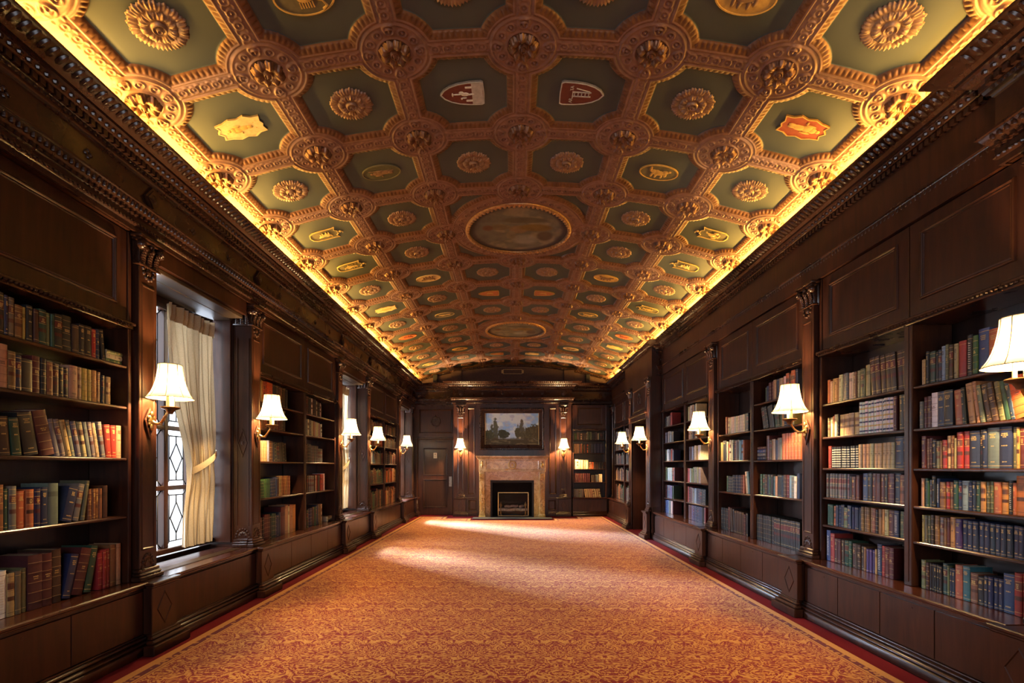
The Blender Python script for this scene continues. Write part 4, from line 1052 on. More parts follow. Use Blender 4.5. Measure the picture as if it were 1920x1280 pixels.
def heightgrid(name, HU, HV, nu, nv, fn, parent, mats, extra=None):
    u, v = np.meshgrid(np.linspace(-HU, HU, nu), np.linspace(-HV, HV, nv))
    h, sd = fn(u, v)
    x = (RV-h)*np.sin(u/RV); z = (RV-h)*np.cos(u/RV)-RV
    me = bpy.data.meshes.new(name)
    co = np.stack([x, v, z], -1).reshape(-1, 3)
    ii = np.arange(nu*nv).reshape(nv, nu)
    fs = np.stack([ii[:-1,:-1], ii[1:,:-1], ii[1:,1:], ii[:-1,1:]], -1).reshape(-1, 4)
    me.from_pydata(co.tolist(), [], fs.tolist())
    me.polygons.foreach_set('use_smooth', [True]*len(fs))
    at = me.attributes.new('sd', 'FLOAT', 'POINT'); at.data.foreach_set('value', sd.reshape(-1).astype(np.float32))
    me.materials.append(mats); me.update()
    o = bpy.data.objects.new(name, me); C.objects.link(o); o.parent = parent
    return o
def f_tile(u, v):
    sd, s, f = edges_field(u, v, TU/2, TV/2, (-TU/2, TU/2), (-TV/2, TV/2))
    return rib_height(sd, s, f), sd
def f_oval(u, v):
    sd, s, f = edges_field(u, v, TU, TV, (-TU, 0, TU), (-TV, 0, TV))
    h1 = rib_height(sd, s, f)
    ro = np.hypot(u, v); an = np.arctan2(v, u); sd2 = .875-ro
    k = 2*PI/42; ar = (an/k-np.round(an/k))*k
    f2 = ring(np.hypot(ro-.735, ar*.735))
    h2 = rib_height(sd2, an*.87, np.where((ro < .80) & (ro > .67), f2, 0))
    h = np.maximum(h1, h2); sdm = np.maximum(sd, sd2)
    h = np.where(ro < .63, .018, h)
    return h, np.where(ro < .63, .2, sdm)
tile = heightgrid('coffer', TU/2, TV/2, 150, 150, f_tile, ceil, M['coffer'])
oval = heightgrid('roundel_coffer', TU, TV, 300, 300, f_oval, ceil, M['coffer'])
# reliefs
def polar(name, nr, na, fn, mat, col=None):
    m = MB(); P = np.zeros((nr, na, 3))
    for i in range(nr):
        for j in range(na):
            P[i, j] = fn(i/(nr-1), 2*PI*j/na)
    m.grid(P, wrap=True); return m
def f_ros(f, a):
    k8 = abs(math.cos(4*a)); k8b = abs(math.sin(4*a))
    lob = .90 + .09*max(k8, k8b*.9)**2 + .030*math.cos(40*a) + .02*math.cos(17*a+1); r = .168*f*(lob if f > .45 else 1)
    if f < .10: z = -.040 + .006*math.cos(f/.10*PI)
    elif f < .16: z = -.020
    elif f < .27: z = -.018 - .020*math.sin((f-.16)/.11*PI)
    elif f < .31: z = -.012
    elif f < .62: p = (f-.31)/.31; z = -.012 - .017*math.sin(p*PI*.75+.2)*(.35+.65*k8) - .004*math.cos(24*a)*p
    else: p = (f-.62)/.38; z = -.006 - .013*math.sin(p*PI*.8+.3)*(.35+.65*k8b) - .0045*math.cos(40*a)*p
    if f > .985: z = .002
    return (r*math.cos(a), r*math.sin(a), z)
def f_bos(f, a):
    lf = abs(math.cos(4*a)); lob = 1 + .22*lf**.6 - .14 + .05*math.cos(28*a); r = .105*f*(lob if f > .4 else 1)
    if f < .13: z = -.050 + .006*math.cos(f/.13*PI)
    elif f < .22: z = -.026
    elif f < .32: z = -.036
    elif f < .38: z = -.018
    else:
        p = (f-.38)/.62; z = -.018 - .030*math.sin(p*PI*.95)*(.2+.8*lf) - .007*math.cos(16*a)*p + .016*max(0, p-.7)/.3
    return (r*math.cos(a), r*math.sin(a), z)
ros_me = polar('rosette', 34, 160, f_ros, None).build('rosette', M['gilt'], smooth=True).data
bos_me = polar('boss', 26, 96, f_bos, None).build('boss', M['boss'], smooth=True).data
for nm in ('rosette', 'boss'): bpy.data.objects.remove(bpy.data.objects[nm])
def flatmesh(mb, poly, z0, z1, m=0):
    n_ = len(poly)
    mb.add([(x, y, z0) for x, y in poly] + [(x, y, z1) for x, y in poly], [tuple(range(n_, 2*n_))] + [(i, (i+1)%n_, n_+(i+1)%n_, n_+i) for i in range(n_)], m)
def rim(mb, poly, w, z0, z1, m=0):
    n_ = len(poly); inn = [(x*(1-w), y*(1-w)) for x, y in poly]
    mb.add([(x,y,z0) for x,y in poly]+[(x,y,z1) for x,y in poly]+[(x,y,z1) for x,y in inn]+[(x,y,z0) for x,y in inn],
           [(r*n_+i, r*n_+(i+1)%n_, (r+1)*n_+(i+1)%n_, (r+1)*n_+i) for r in range(3) for i in range(n_)], m)
def ell(a, b2, n_=40): return [(a*math.cos(2*PI*k/n_), b2*math.sin(2*PI*k/n_)) for k in range(n_)]
# shields lie along x (arc direction): point towards -x
heater = [(-.20,0),(-.17,.045),(-.12,.08),(-.05,.106),(.03,.118),(.13,.122),(.15,.11),(.155,0),(.15,-.11),(.13,-.122),(.03,-.118),(-.05,-.106),(-.12,-.08),(-.17,-.045)]
scroll = [(-.18,.0),(-.15,.035),(-.165,.075),(-.10,.085),(-.04,.11),(.02,.095),(.08,.115),(.13,.085),(.19,.08),(.175,.03),(.19,0),(.175,-.03),(.19,-.08),(.13,-.085),(.08,-.115),(.02,-.095),(-.04,-.11),(-.10,-.085),(-.165,-.075),(-.15,-.035)]
tourn = [(-.19,0),(-.175,.06),(-.13,.095),(-.04,.105),(.10,.105),(.14,.115),(.12,.06),(.15,.03),(.145,0),(.15,-.03),(.12,-.06),(.14,-.115),(.10,-.105),(-.04,-.105),(-.13,-.095),(-.175,-.06)]
def cmat(name, c, rough=.6): return simple(name, c, rough, 0, .15, 30, .3)
MC = dict(cream=cmat('shield_cream', (.58,.42,.20)), maroon=cmat('shield_maroon', (.13,.028,.020)), silver=cmat('shield_silver', (.42,.40,.38)), green=cmat('medallion_green', (.085,.085,.045)), red=cmat('shield_red', (.26,.045,.02)),
          ochre=cmat('medallion_ochre', (.50,.30,.08)), orange=cmat('shield_orange', (.42,.13,.04)), brown=cmat('figure_brown', (.22,.12,.06)), white=cmat('figure_white', (.62,.60,.55)), olive=cmat('medallion_olive', (.13,.11,.06)))
def figure(mb, m, s=1.0, flip=1):                                # robed standing figure, head towards -x
    for (x, y, a, b2) in ((-.095,0,.018,.016),(-.06,.0,.03,.026),(-.02,.004,.045,.030),(.035,.0,.055,.026),(.085,-.006,.03,.012),(.085,.012,.03,.012),(-.035,.034,.035,.009),(-.02,-.034,.04,.009),(.0,.05,.008,.014)):
        mb.blob((x*s*flip, y*s, -.012), (a*s,0,0), (0,b2*s,0), (0,0,.007), 10, 5, m)
def beast(mb, m, s=1.0):
    for (x, y, a, b2) in ((.0,.0,.06,.032),(-.055,.02,.03,.022),(-.085,.03,.016,.013),(.05,.02,.03,.02),(.075,.045,.012,.03),(-.03,-.04,.012,.03),(.02,-.042,.012,.03),(.055,-.035,.012,.028),(-.06,-.02,.014,.028)):
        mb.blob((x*s, y*s, -.012), (a*s,0,0), (0,b2*s,0), (0,0,.007), 10, 5, m)
def bird(mb, m, s=1.0):
    for (x, y, a, b2) in ((.0,0,.045,.03),(.05,.01,.03,.016),(-.04,-.016,.035,.008),(-.07,-.030,.012,.012),(.03,.045,.03,.022),(.03,-.045,.03,.022),(.07,.0,.014,.04)):
        mb.blob((x*s, y*s, -.012), (a*s,0,0), (0,b2*s,0), (0,0,.007), 10, 5, m)
def star_ring(mb, m, pts):
    for x, y in pts: mb.blob((x,y,-.010), (.007,0,0), (0,.007,0), (0,0,.004), 5, 4, m)
def medallion(kind):
    mb = MB(); G = M['goldline']
    if kind == 'scroll_cream': flatmesh(mb, scroll, 0, -.012, 0); rim(mb, scroll, .07, 0, -.016, 1); figure(mb, 2, .9); star_ring(mb, 2, [(-.11,.02),(.12,.03),(.12,-.03)]); mats = [MC['cream'], MC['cream'], MC['ochre']]
    elif kind == 'scroll_red': flatmesh(mb, scroll, 0, -.012, 0); rim(mb, scroll, .06, 0, -.016, 1); figure(mb, 2, 1.15, 1); mats = [MC['red'], MC['ochre'], MC['ochre']]
    elif kind in ('crane', 'ladder'):
        flip = -1 if kind == 'ladder' else 1
        hp = [(x*flip, y) for x, y in heater]
        flatmesh(mb, hp, 0, -.014, 0); rim(mb, hp, .06, 0, -.018, 1)
        if kind == 'crane':
            mb.box(.055, .142, -.108, .108, -.017, -.013, 1)
            for y in (-.07, .07): mb.box(.005, .056, y-.008, y+.008, -.018, -.013, 2)
            for (x, y, a, b2) in ((.0,0,.034,.020),(.03,.004,.03,.008),(-.03,-.018,.02,.014),(-.058,-.002,.045,.005),(-.10,.0,.008,.02),(-.01,.038,.022,.006),(-.03,.045,.008,.010),(.055,.0,.02,.006)): mb.blob((x,y,-.016), (a,0,0), (0,b2,0), (0,0,.005), 10, 5, 2)
            mats = [MC['maroon'], MC['silver'], MC['white']]
        else:
            for y in (-.022, .022): mb.obox((.02, y*1.0, -.016), (.075,0,0), (0,.004,0), (0,0,.003), 1)
            for k in range(5): mb.obox((-.035+k*.028, 0, -.016), (.0035,0,0), (0,.022,0), (0,0,.003), 1)
            mb.obox((.03, -.045, -.016), (.055,.016,0), (-.001,.003,0), (0,0,.003), 1)
            mb.obox((-.05, .012, -.016), (.004,0,0), (0,.03,0), (0,0,.003), 1)
            mats = [MC['maroon'], MC['silver']]
        star_ring(mb, 1, [(x*.9, y*.9) for x, y in hp[::1]])
    elif kind.startswith('tourn'):
        fl_ = -1 if kind.endswith('R') else 1; tp = [(x*fl_, y) for x, y in tourn]
        flatmesh(mb, tp, 0, -.003, 1); rim(mb, tp, .07, 0, -.012, 0)
        mb.blob((.175*fl_,0,-.008), (.02,0,0), (0,.022,0), (0,0,.008), 8, 5, 0); mb.tube([(.15*fl_,.0,-.006),(.20*fl_,.02,-.006),(.19*fl_,.045,-.006)], .005, 6, 0)
        (lambda: [beast(mb, 0, .85), bird(mb, 0, .6)] if 'a' in kind else (bird(mb, 0, 1.1) if 'b' in kind else (figure(mb, 0, .8, fl_), star_ring(mb, 0, [(.06*q, r_) for q in (-1.5,-.5,.5,1.2) for r_ in (.05,-.05)]))))()
        mats = [G, MC['olive']]
    elif kind.startswith('oval'):
        base, fig, line = dict(oval_green=('green','brown','olive'), oval_olive=('olive','ochre','ochre'), oval_gold=('ochre','brown','ochre'), oval_cream=('cream','brown','cream'), oval_scorpion=('olive','ochre','ochre'), oval_red=('orange','red','orange'), oval_plain=('olive','cream','cream'))[kind]
        flatmesh(mb, ell(.185,.115), 0, -.008, 0); rim(mb, ell(.19,.12), .06, 0, -.014, 2)
        if kind in ('oval_green','oval_plain'): figure(mb, 1, 1.0); mb.obox((0,-.03,-.010), (.12,.008,0), (0,.004,0), (0,0,.003), 1)
        elif kind == 'oval_scorpion':
            mb.blob((0,.01,-.01), (.05,0,0), (0,.025,0), (0,0,.006), 10, 5, 1)
            for k in range(6):
                for s in (-1,1): mb.obox((-.04+.016*k, s*.04+.01, -.010), (.004,0,0), (0,.02,0), (0,0,.003), 1)
            mb.tube([(.05,.01,-.01),(.10,.03,-.01),(.12,.07,-.01),(.09,.09,-.01)], .008, 6, 1)
        else: beast(mb, 1, 1.15); bird(mb, 1, .7)
        mats = [MC[base], MC[fig], MC[line]]
    elif kind == 'red_heater_L' or kind == 'red_heater_R':
        fl_ = -1 if kind.endswith('R') else 1; hp = [(x*fl_, y) for x, y in heater]
        flatmesh(mb, hp, 0, -.014, 0); rim(mb, hp, .06, 0, -.018, 1); beast(mb, 1, .7); mats = [MC['orange'], MC['ochre']]
    elif kind == 'shield_gold': flatmesh(mb, scroll, 0, -.012, 0); rim(mb, scroll, .07, 0, -.016, 1); figure(mb, 1, .9); mats = [MC['ochre'], MC['cream']]
    return mb, mats
LAY = {-1: ['R','oval_scorpion','R','R','oval_gold','R'], 0: ['scroll_cream','R','crane','ladder','R','scroll_red'], 1: ['R','oval_green','R','R','oval_olive','R'], 2: ['tourn_aL','R','','','R','tourn_bR'],
       3: ['tourn_cL','R','','','R','tourn_aR'], 4: ['R','oval_cream','R','R','oval_gold','R'], 5: ['scroll_cream','R','red_heater_L','red_heater_R','R','tourn_cR'], 6: ['R','oval_plain','R','R','oval_olive','R'],
       7: ['oval_red','R','','','R','oval_red'], 8: ['R','R','','','R','shield_gold'], 9: ['R','oval_gold','R','R','oval_cream','R'], 10: ['oval_plain','R','red_heater_L','shield_gold','R','R'], 11: ['R','R','R','R','R','R'],
       -2: ['R','R','','','R','R'], -3: ['R','R','','','R','R']}
med_me = {}
first = {'t': tile, 'o': oval}
def on_vault(o, u, y, h=0):
    x, z = vault(u, h); o.location = (x, y, z); o.rotation_euler = (0, u/RV, 0)
for r in range(-3, 12):
    for c in range(6):
        kind = LAY[r][c]
        if not kind: continue
        u = (c-2.5)*TU; y = Y0 + (r+.5)*TV
        if first['t']: o = first['t']; first['t'] = None
        else: o = tile.copy(); C.objects.link(o)
        on_vault(o, u, y)
        if kind == 'R':
            q = bpy.data.objects.new('rosette', ros_me); C.objects.link(q); q.parent = o; q.rotation_euler = (0,0,rng.uniform(0,.5)); q.location = (0,0,-.002)
            if r == 8 and c == 4: q['label'] = 'whitened rosette'
        else:
            if kind not in med_me:
                mb, mats = medallion(kind); q = mb.build('medallion', mats, smooth=35); med_me[kind] = q.data; bpy.data.objects.remove(q)
            q = bpy.data.objects.new('shield_medallion' if not kind.startswith('oval') else 'oval_medallion', med_me[kind]); C.objects.link(q); q.parent = o; q.location = (0,0,-.002)
            q.rotation_euler = (0,0, 0 if c < 3 or kind in ('ladder',) or kind.endswith('R') else PI)
            q['label'] = kind.replace('_', ' ') + ' medallion' if False else {'crane':'maroon shield with a white crane','ladder':'maroon shield with a ladder','scroll_red':'red scroll shield with a gold figure','scroll_cream':'cream scroll shield with a figure'}.get(kind, 'painted medallion with a gold emblem')
            if kind == 'ladder':
                for txt, yy in (('AR', .068), ('TA', -.062)):
                    text(txt, .04, .001, MC['silver'], q, (-.06, yy, -.0175), (PI, 0, -PI/2))
for k_, cy in enumerate((3, 8, -2)):
    if k_ == 0: o = oval
    else: o = oval.copy(); C.objects.link(o)
    on_vault(o, 0, Y0+cy*TV)
nz_rng = np.random.default_rng(5)
def vnoise(x, y, sc_, seed):
    r = np.random.default_rng(seed).random((64, 64)); X = x*sc_; Y = y*sc_
    xi = np.floor(X).astype(int); yi = np.floor(Y).astype(int); fx = X-xi; fy = Y-yi; fx = fx*fx*(3-2*fx); fy = fy*fy*(3-2*fy)
    g = lambda a, b2: r[a % 64, b2 % 64]
    return (g(xi,yi)*(1-fx)+g(xi+1,yi)*fx)*(1-fy) + (g(xi,yi+1)*(1-fx)+g(xi+1,yi+1)*fx)*fy
def fbm(x, y, sc_, seed, o_=5): return sum(vnoise(x, y, sc_*2**k, seed+k)*.5**k for k in range(o_))/sum(.5**k for k in range(o_))
def colgrid(name, PX, COL, mat, parent):
    n_, k = PX.shape[:2]; me = bpy.data.meshes.new(name)
    ii = np.arange(n_*k).reshape(n_, k); fs = np.stack([ii[:-1,:-1], ii[:-1,1:], ii[1:,1:], ii[1:,:-1]], -1).reshape(-1, 4)
    me.from_pydata(PX.reshape(-1,3).tolist(), [], fs.tolist())
    at = me.color_attributes.new('Col', 'FLOAT_COLOR', 'POINT'); at.data.foreach_set('color', np.concatenate([COL, np.ones(COL.shape[:2]+(1,))], -1).reshape(-1).astype(np.float32))
    me.materials.append(mat); me.polygons.foreach_set('use_smooth', [True]*len(fs)); me.update()
    o = bpy.data.objects.new(name, me); C.objects.link(o)
    if parent: o.parent = parent
    return o
def mixn(a, b2, f): return a*(1-f[..., None]) + np.array(b2)*f[..., None]
rr, aa = np.meshgrid(np.linspace(0, 1, 60), np.linspace(0, 2*PI, 121), indexing='ij')
ux, uy = rr*np.cos(aa), rr*np.sin(aa)                               # muted robed figures, generic
ov_me = None
ov_objs = [o for o in C.objects if o.name.startswith('roundel_coffer')]
for k_, o in enumerate(ov_objs):
    n1 = fbm(ux+2, uy+2, 3, 40+k_*9); n2 = fbm(ux+5, uy+1, 7, 80+k_*9)
    col = np.ones(ux.shape+(3,))*np.array((.13,.125,.10)); col = mixn(col, (.22,.19,.13), sm(.45,.62,n1))
    col = mixn(col, (.24,.235,.20), sm(.0,.2, .34-np.hypot((ux-.15), (uy-.42)*1.2)))
    for (x, y, a, b2, c) in ((-.38,-.12,.28,.14,(.15,.12,.07)),(-.62,-.10,.13,.13,(.13,.07,.04)),(.0,-.02,.22,.20,(.20,.13,.07)),(.35,-.10,.40,.18,(.17,.11,.035)),(.10,-.40,.55,.14,(.10,.09,.06)),(-.15,.22,.12,.22,(.18,.15,.10)),(.55,.25,.2,.25,(.09,.07,.05))):
        col = mixn(col, c, sm(0, .35, 1-np.hypot((ux-x)/a, (uy-y)/b2)))
    col = mixn(col, (.06,.05,.05), sm(.84,.93,rr)); col *= (.7+.6*n2)[..., None]
    X = (RV-.024)*np.sin(ux*.62/RV); Z = (RV-.024)*np.cos(ux*.62/RV)-RV
    colgrid('roundel_painting', np.stack([X, uy*.62, Z], -1), col, M['fresco'], o)
    q = MB()
    pts = lambda R, dz: [((RV-dz)*math.sin(R*math.cos(a)/RV), R*math.sin(a), (RV-dz)*math.cos(R*math.cos(a)/RV)-RV) for a in [2*PI*i/96 for i in range(97)]]
    q.tube(pts(.64, .030), .026, 8)
    for i in range(72):
        a = 2*PI*i/72; R = .632; q.blob(((RV-.055)*math.sin(R*math.cos(a)/RV), R*math.sin(a), (RV-.055)*math.cos(R*math.cos(a)/RV)-RV), (.02*math.cos(a),.02*math.sin(a),0), (-.021*math.sin(a),.021*math.cos(a),0), (0,0,.014), 6, 4)
    q.build('roundel_frame', M['frame_gilt'], o, smooth=True)
for k in range(-1, 13):
    for j in range(-3, 4):
        if j == 0 and k in (3, 8): continue
        q = bpy.data.objects.new('boss', bos_me); C.objects.link(q); q.parent = ceil; on_vault(q, j*TU, Y0+k*TV, .026); q.rotation_euler = (0, j*TU/RV, rng.uniform(0, .7))
def f_edge(s):
    def f(u, v):
        l = (u + .16)                                              # 0 at the boss line
        vv = v + (YE+YB)/2 - Y0; k = np.round(vv/TV)*TV
        cf, dc = corner_field(l*1.0, vv-k)
        fld = np.where(dc < .245, cf, rib_field(np.abs(l), vv - (np.floor(vv/TV)+.5)*TV, dc, TV))
        h = .030 + np.where(np.abs(l) < .12, fld, 0)*(dc < 9) + .008*np.exp(-((l-.125)/.006)**2) + .008*np.exp(-((l-.155)/.006)**2) - .006*np.exp(-((l-.14)/.006)**2)
        return h, np.full(u.shape, .2)
    return f
for s in (-1, 1):
    o = heightgrid('ceiling_border', .16, (YE-YB)/2, 52, 2200, f_edge(s), ceil, M['coffer'])
    on_vault(o, s*(3*TU+.16), (YE+YB)/2)
    o.rotation_euler = (0, s*(3*TU+.16)/RV, 0)
    if s < 0: o.scale = (-1,1,1)

# cove lamps on top of the side cornices
for nm, x, sg, lab in (('cove_lamp', -PL+.115, 1, 'amber tubular lamp hidden on top of the left cornice'), ('cove_lamp', XR-.105, -1, 'amber tubular lamp hidden on top of the right cornice')):
    q = MB(); q.tube([(x, .5, 3.752), (x, YE-.3, 3.752)], .009, 8)
    for k in range(15): q.box(x-.012, x+.012, 1+k*.93, 1.04+k*.93, 3.7155, 3.744)
    tag(q.build(nm, M['tube']), lab, 'cove lamp')
    n_ = 4
    for k in range(n_):
        ya = YB+.3; L = (YE-.3-ya)/n_
        li = bpy.data.lights.new('cove_light', 'AREA'); li.shape = 'RECTANGLE'; li.size = .03; li.size_y = L; li.energy = 10.5*L; li.color = (1,.53,.09)
        lo = bpy.data.objects.new('cove_light', li); C.objects.link(lo); lo.location = (x, ya+L*(k+.5), 3.766); lo.rotation_euler = (0, PI + sg*.72, 0)

# ------------------------------------------------------------------ end wall pieces
E = we
def panel(x0, x1, z0, z1, y, name='wall_panel', parent=None, beads=False, mat=None):
    q = MB(); q.frame(x0, x1, z0, z1, [(0,y),(.005,y-.014),(.016,y-.018),(.024,y-.012),(.030,y-.006),(.038,y-.010),(.042,y)])
    q.box(x0+.04, x1-.04, y-.002, y+.001, z0+.04, z1-.04)
    if beads:
        nx, nz = int((x1-x0)/.03), int((z1-z0)/.03)
        for i in range(nz):
            for x in (x0+.010, x1-.010): q.blob((x, y-.016, z0+(i+.5)*(z1-z0)/nz), (.010,0,0), (0,.010,0), (0,0,.012), 5, 4)
        for i in range(nx):
            for z in (z0+.010, z1-.010): q.blob((x0+(i+.5)*(x1-x0)/nx, y-.016, z), (.012,0,0), (0,.010,0), (0,0,.010), 5, 4)
    return q.build(name, mat or M['wood'], parent or E, smooth=40)
panel(-2.70, -1.73, 2.37, 3.07, YE-.05)
panel(-1.265, -1.055, .62, 3.07, YC, beads=True); panel(1.06, 1.265, .62, 3.07, YC, beads=True)
q = MB()                                                           # dado of the chimney breast
for xa, xb in ((-1.655, -1.552), (-1.352, -.99), (1.03, 1.357), (1.557, 1.685)):
    q.cbox(xa, xb, YC-.03, YC, .495, .529, .008); q.cbox(xa, xb, YC-.045, YC, .002, .09, .008); q.cbox(xa, xb, YC-.03, YC, .09, .125, .008)
q.build('dado_rail', M['wood'], E)
panel(-1.24, -1.0, .17, .46, YC); panel(1.03, 1.25, .17, .46, YC)
q = MB()                                                           # carved crest over the end door: shield, crown and mantling
cx, cz, cy = -2.217, 2.716, YE-.052
q.prism([(cx-.075,cz+.07),(cx+.075,cz+.07),(cx+.075,cz-.03),(cx,cz-.095),(cx-.075,cz-.03)], cy-.022, cy); q.prism([(cx-.05,cz+.05),(cx+.05,cz+.05),(cx+.05,cz-.02),(cx,cz-.065),(cx-.05,cz-.02)], cy-.030, cy-.02)
q.blob((cx,cy-.03,cz), (.025,0,0), (0,.012,0), (0,0,.04), 8, 5)
for s in (-1,1):
    for a in range(7):
        f = a/6; q.blob((cx+s*(.09+.035*math.sin(f*PI)), cy-.010, cz+.10-.20*f), (.024,0,0), (0,.014,0), (0,0,.022), 7, 5)
    q.blob((cx+s*.05, cy-.012, cz+.11), (.025,0,0), (0,.014,0), (0,0,.02), 7, 5); q.blob((cx+s*.045, cy-.010, cz-.125), (.05,0,0), (0,.012,0), (0,0,.016), 7, 5)
q.blob((cx,cy-.014,cz+.13), (.04,0,0), (0,.018,0), (0,0,.03), 8, 5); q.blob((cx,cy-.012,cz+.175), (.014,0,0), (0,.012,0), (0,0,.022), 7, 5); q.blob((cx,cy-.010,cz-.155), (.016,0,0), (0,.012,0), (0,0,.028), 7, 5)
q.build('carved_crest', M['carved'], E, smooth=45)
# end door
def door_leaf(name, t, w, h, mat_b):
    q = MB(); q.cbox(-w/2, w/2, 0, .045, .008, h, .004); q.build('door_leaf', M['wood'], t)
    for z0, z1 in ((.22, 1.04), (1.16, h-.18)):
        panel(-w/2+.15, w/2-.15, z0, z1, -.001, 'door_panel', t, beads=True, mat=M['woodd'])
d1 = tag(bpy.data.objects.new('door_1', None), 'dark panelled door with a notice on the end wall', kind='structure'); C.objects.link(d1); d1.location = (-2.23, YE-.047, 0)
door_leaf('door', d1, .995, 2.13, None)
q = MB(); q.frame(-.555, .565, -.30, 2.24, [(0,-.015),(.008,-.035),(.03,-.035),(.04,-.02),(.052,-.014)]); q.build('door_casing', M['wood'], d1)
q = MB(); q.cbox(.40, .485, -.008, -.0005, .83, 1.12, .002); q.lathe([(0,-.055),(.02,-.052),(.026,-.04),(.018,-.026),(.010,-.02),(.010,-.004)], (.445,0,.93), 12, ax=((1,0,0),(0,0,1),(0,1,0))); q.build('door_handle', M['plate'], d1, smooth=40)
q = MB(); q.cbox(-.05, .05, -.008, -.0045, 1.65, 1.81, .001, 0)
for k in range(4): q.box(-.032, .032-.012*(k%2), -.0086, -.008, 1.675+.012*k, 1.680+.012*k, 1)
q.box(-.018, .018, -.0086, -.008, 1.745, 1.785, 1)
o = q.build('notice', [M['sign'], cmat('notice_ink', (.25,.2,.12))]); o.location = (-2.23, YE-.0475, 0)
tag(o, 'small white notice fixed to the upper panel of the end door', 'notice')
# right doorway
d2 = tag(bpy.data.objects.new('door_2', None), 'tall shadowed doorway in the right wall', kind='structure'); C.objects.link(d2); d2.location = (PR+.298, 10.65, 0); d2.rotation_euler = (0,0,-PI/2)
door_leaf('door', d2, 1.19, 2.34, None)
q = MB()
for o_, th in ((0,.07),(.07,.05),(.12,.03)):
    for s in (-1,1): q.cbox(s*(.60+o_*.0) , s*(.60+.085-o_*.3), -(PR+.298-PP)-th*.3+.02, -(PR+.298-PP)+.028, .002, 2.44, .006)
    q.cbox(-.69+o_*.2, .69-o_*.2, -(PR+.298-PP)-th*.6+.02, -(PR+.298-PP)+.028, 2.365, 2.47-o_*.4, .006)
q.cbox(-.72, .72, -(PR+.298-PP)-.05, -(PR+.298-PP)+.028, 2.47, 2.52, .008)
q.build('door_casing', M['wood'], d2)
W_ = thing('doorway_panel', 'plain', 'x'); bpy.data.objects.remove(W_)
q = MB(); yy = -(PR+.298-PP)+.029
q.frame(-.55, .55, 2.58, 3.07, [(0,yy),(.005,yy-.014),(.016,yy-.018),(.03,yy-.006),(.042,yy)]); q.build('over_door_panel', M['wood'], d2)
q = MB()
q.prism([(-.06,2.90),(.06,2.90),(.06,2.80),(0,2.74),(-.06,2.80)], yy-.022, yy)
for s in (-1,1):
    for a in range(6):
        f = a/5; q.blob((s*(.075+.03*math.sin(f*PI)), yy-.008, 2.92-.17*f), (.022,0,0), (0,.014,0), (0,0,.02), 7, 5)
q.blob((0,yy-.01,2.94), (.03,0,0), (0,.015,0), (0,0,.03), 8, 5)
q.build('carved_crest', M['carved'], d2, smooth=45)
q = MB()
for ya, yb in ((9.72, 9.735), ):
    q.cbox(PP-.0, PR+.03, 9.712, 9.7195, .62, 3.16, .002)
    q.cbox(PP+.02, PR+.0, 9.700, 9.712, .12, .49, .003); 
q.build('pier_side', M['wood'], wr)

# painting
pt = thing('framed_painting', 'landscape oil painting in a heavy dark carved frame above the mantel', 'painting', (0, YC-.004, 0))
fx0, fx1, fz0, fz1 = -.918, .913, 1.88, 3.07
q = MB(); q.frame(fx0, fx1, fz0, fz1, [(0,0),(.0,-.045),(.012,-.062),(.045,-.066),(.062,-.052),(.080,-.045),(.118,-.030),(.128,-.034),(.136,-.030),(.150,-.018)])
def fr_row(sp, off, y, r):
    L = [((fx0+off, fz0+off),(fx1-off, fz0+off)),((fx1-off, fz0+off),(fx1-off, fz1-off)),((fx1-off, fz1-off),(fx0+off, fz1-off)),((fx0+off, fz1-off),(fx0+off, fz0+off))]
    for (a, b2) in L:
        a, b2 = Vector(a), Vector(b2); d = b2-a; n_ = int(d.length/sp)
        for i in range(n_):
            c = a + d*((i+.5)/n_); q.blob((c.x, y, c.y), (r,0,0), (0,r*.7,0), (0,0,r), 6, 4)
fr_row(.055, .028, -.064, .021); fr_row(.03, .123, -.034, .009)
q.build('frame', M['carved'], pt, smooth=40)
q = MB(); q.frame(fx0+.15, fx1-.15, fz0+.135, fz1-.135, [(0,-.018),(.0,-.022),(.010,-.022),(.013,-.012)]); q.build('gilt_slip', M['goldline'], pt)
nx, nz = 220, 130
px, pz = np.meshgrid(np.linspace(0,1,nx), np.linspace(0,1,nz))
asp = 1.66; X = px*asp
cl = fbm(X*1.0+3, pz*1.6+1, 3.0, 11); cl2 = fbm(X+9, pz*1.5, 6, 31)
col = np.ones(px.shape+(3,))*np.array((.20,.36,.52)); col = mixn(col, (.09,.28,.58), sm(.15,.0,np.hypot((px-.62)*1.3,(pz-.93)*1.8)-.05))
col = mixn(col, (.46,.53,.58), sm(.42,.60,cl)); col = mixn(col, (.30,.36,.41), sm(.52,.70,cl2)*.8); col = mixn(col, (.46,.50,.50), sm(.5,.3,pz)*.5)
def tree(cx, w0, top, bot, c, seed, pw=1.0):
    global col
    e = fbm(X*1.0+seed, pz*1.0+seed, 16, seed)-.5
    f = np.clip((pz-bot)/(top-bot), 0, 1.2)
    half = w0*np.clip(1-f, 0, 1)**pw*(.95+.12*np.sin(f*9+seed))
    m = sm(-.006, .012, half*(1+1.2*e) + .03*e - np.abs(px-cx) ) * (pz > bot) * (f < 1.0)
    cc = np.array(c); col = mixn(col, c, m*.95); col = mixn(col, tuple(cc*2.0), m*sm(.5,.68,fbm(X+seed*2, pz, 22, seed+3))*.55)
def bush(cx, cz_, a, b2, c, seed):
    global col
    e = fbm(X+seed, pz+seed, 14, seed)-.5
    m = sm(0, .12, 1+1.0*e-np.hypot((px-cx)/a, (pz-cz_)/b2)); cc = np.array(c)
    col = mixn(col, c, m); col = mixn(col, tuple(cc*2.2), m*sm(.5,.66,fbm(X+seed*3, pz, 20, seed+5))*.5)
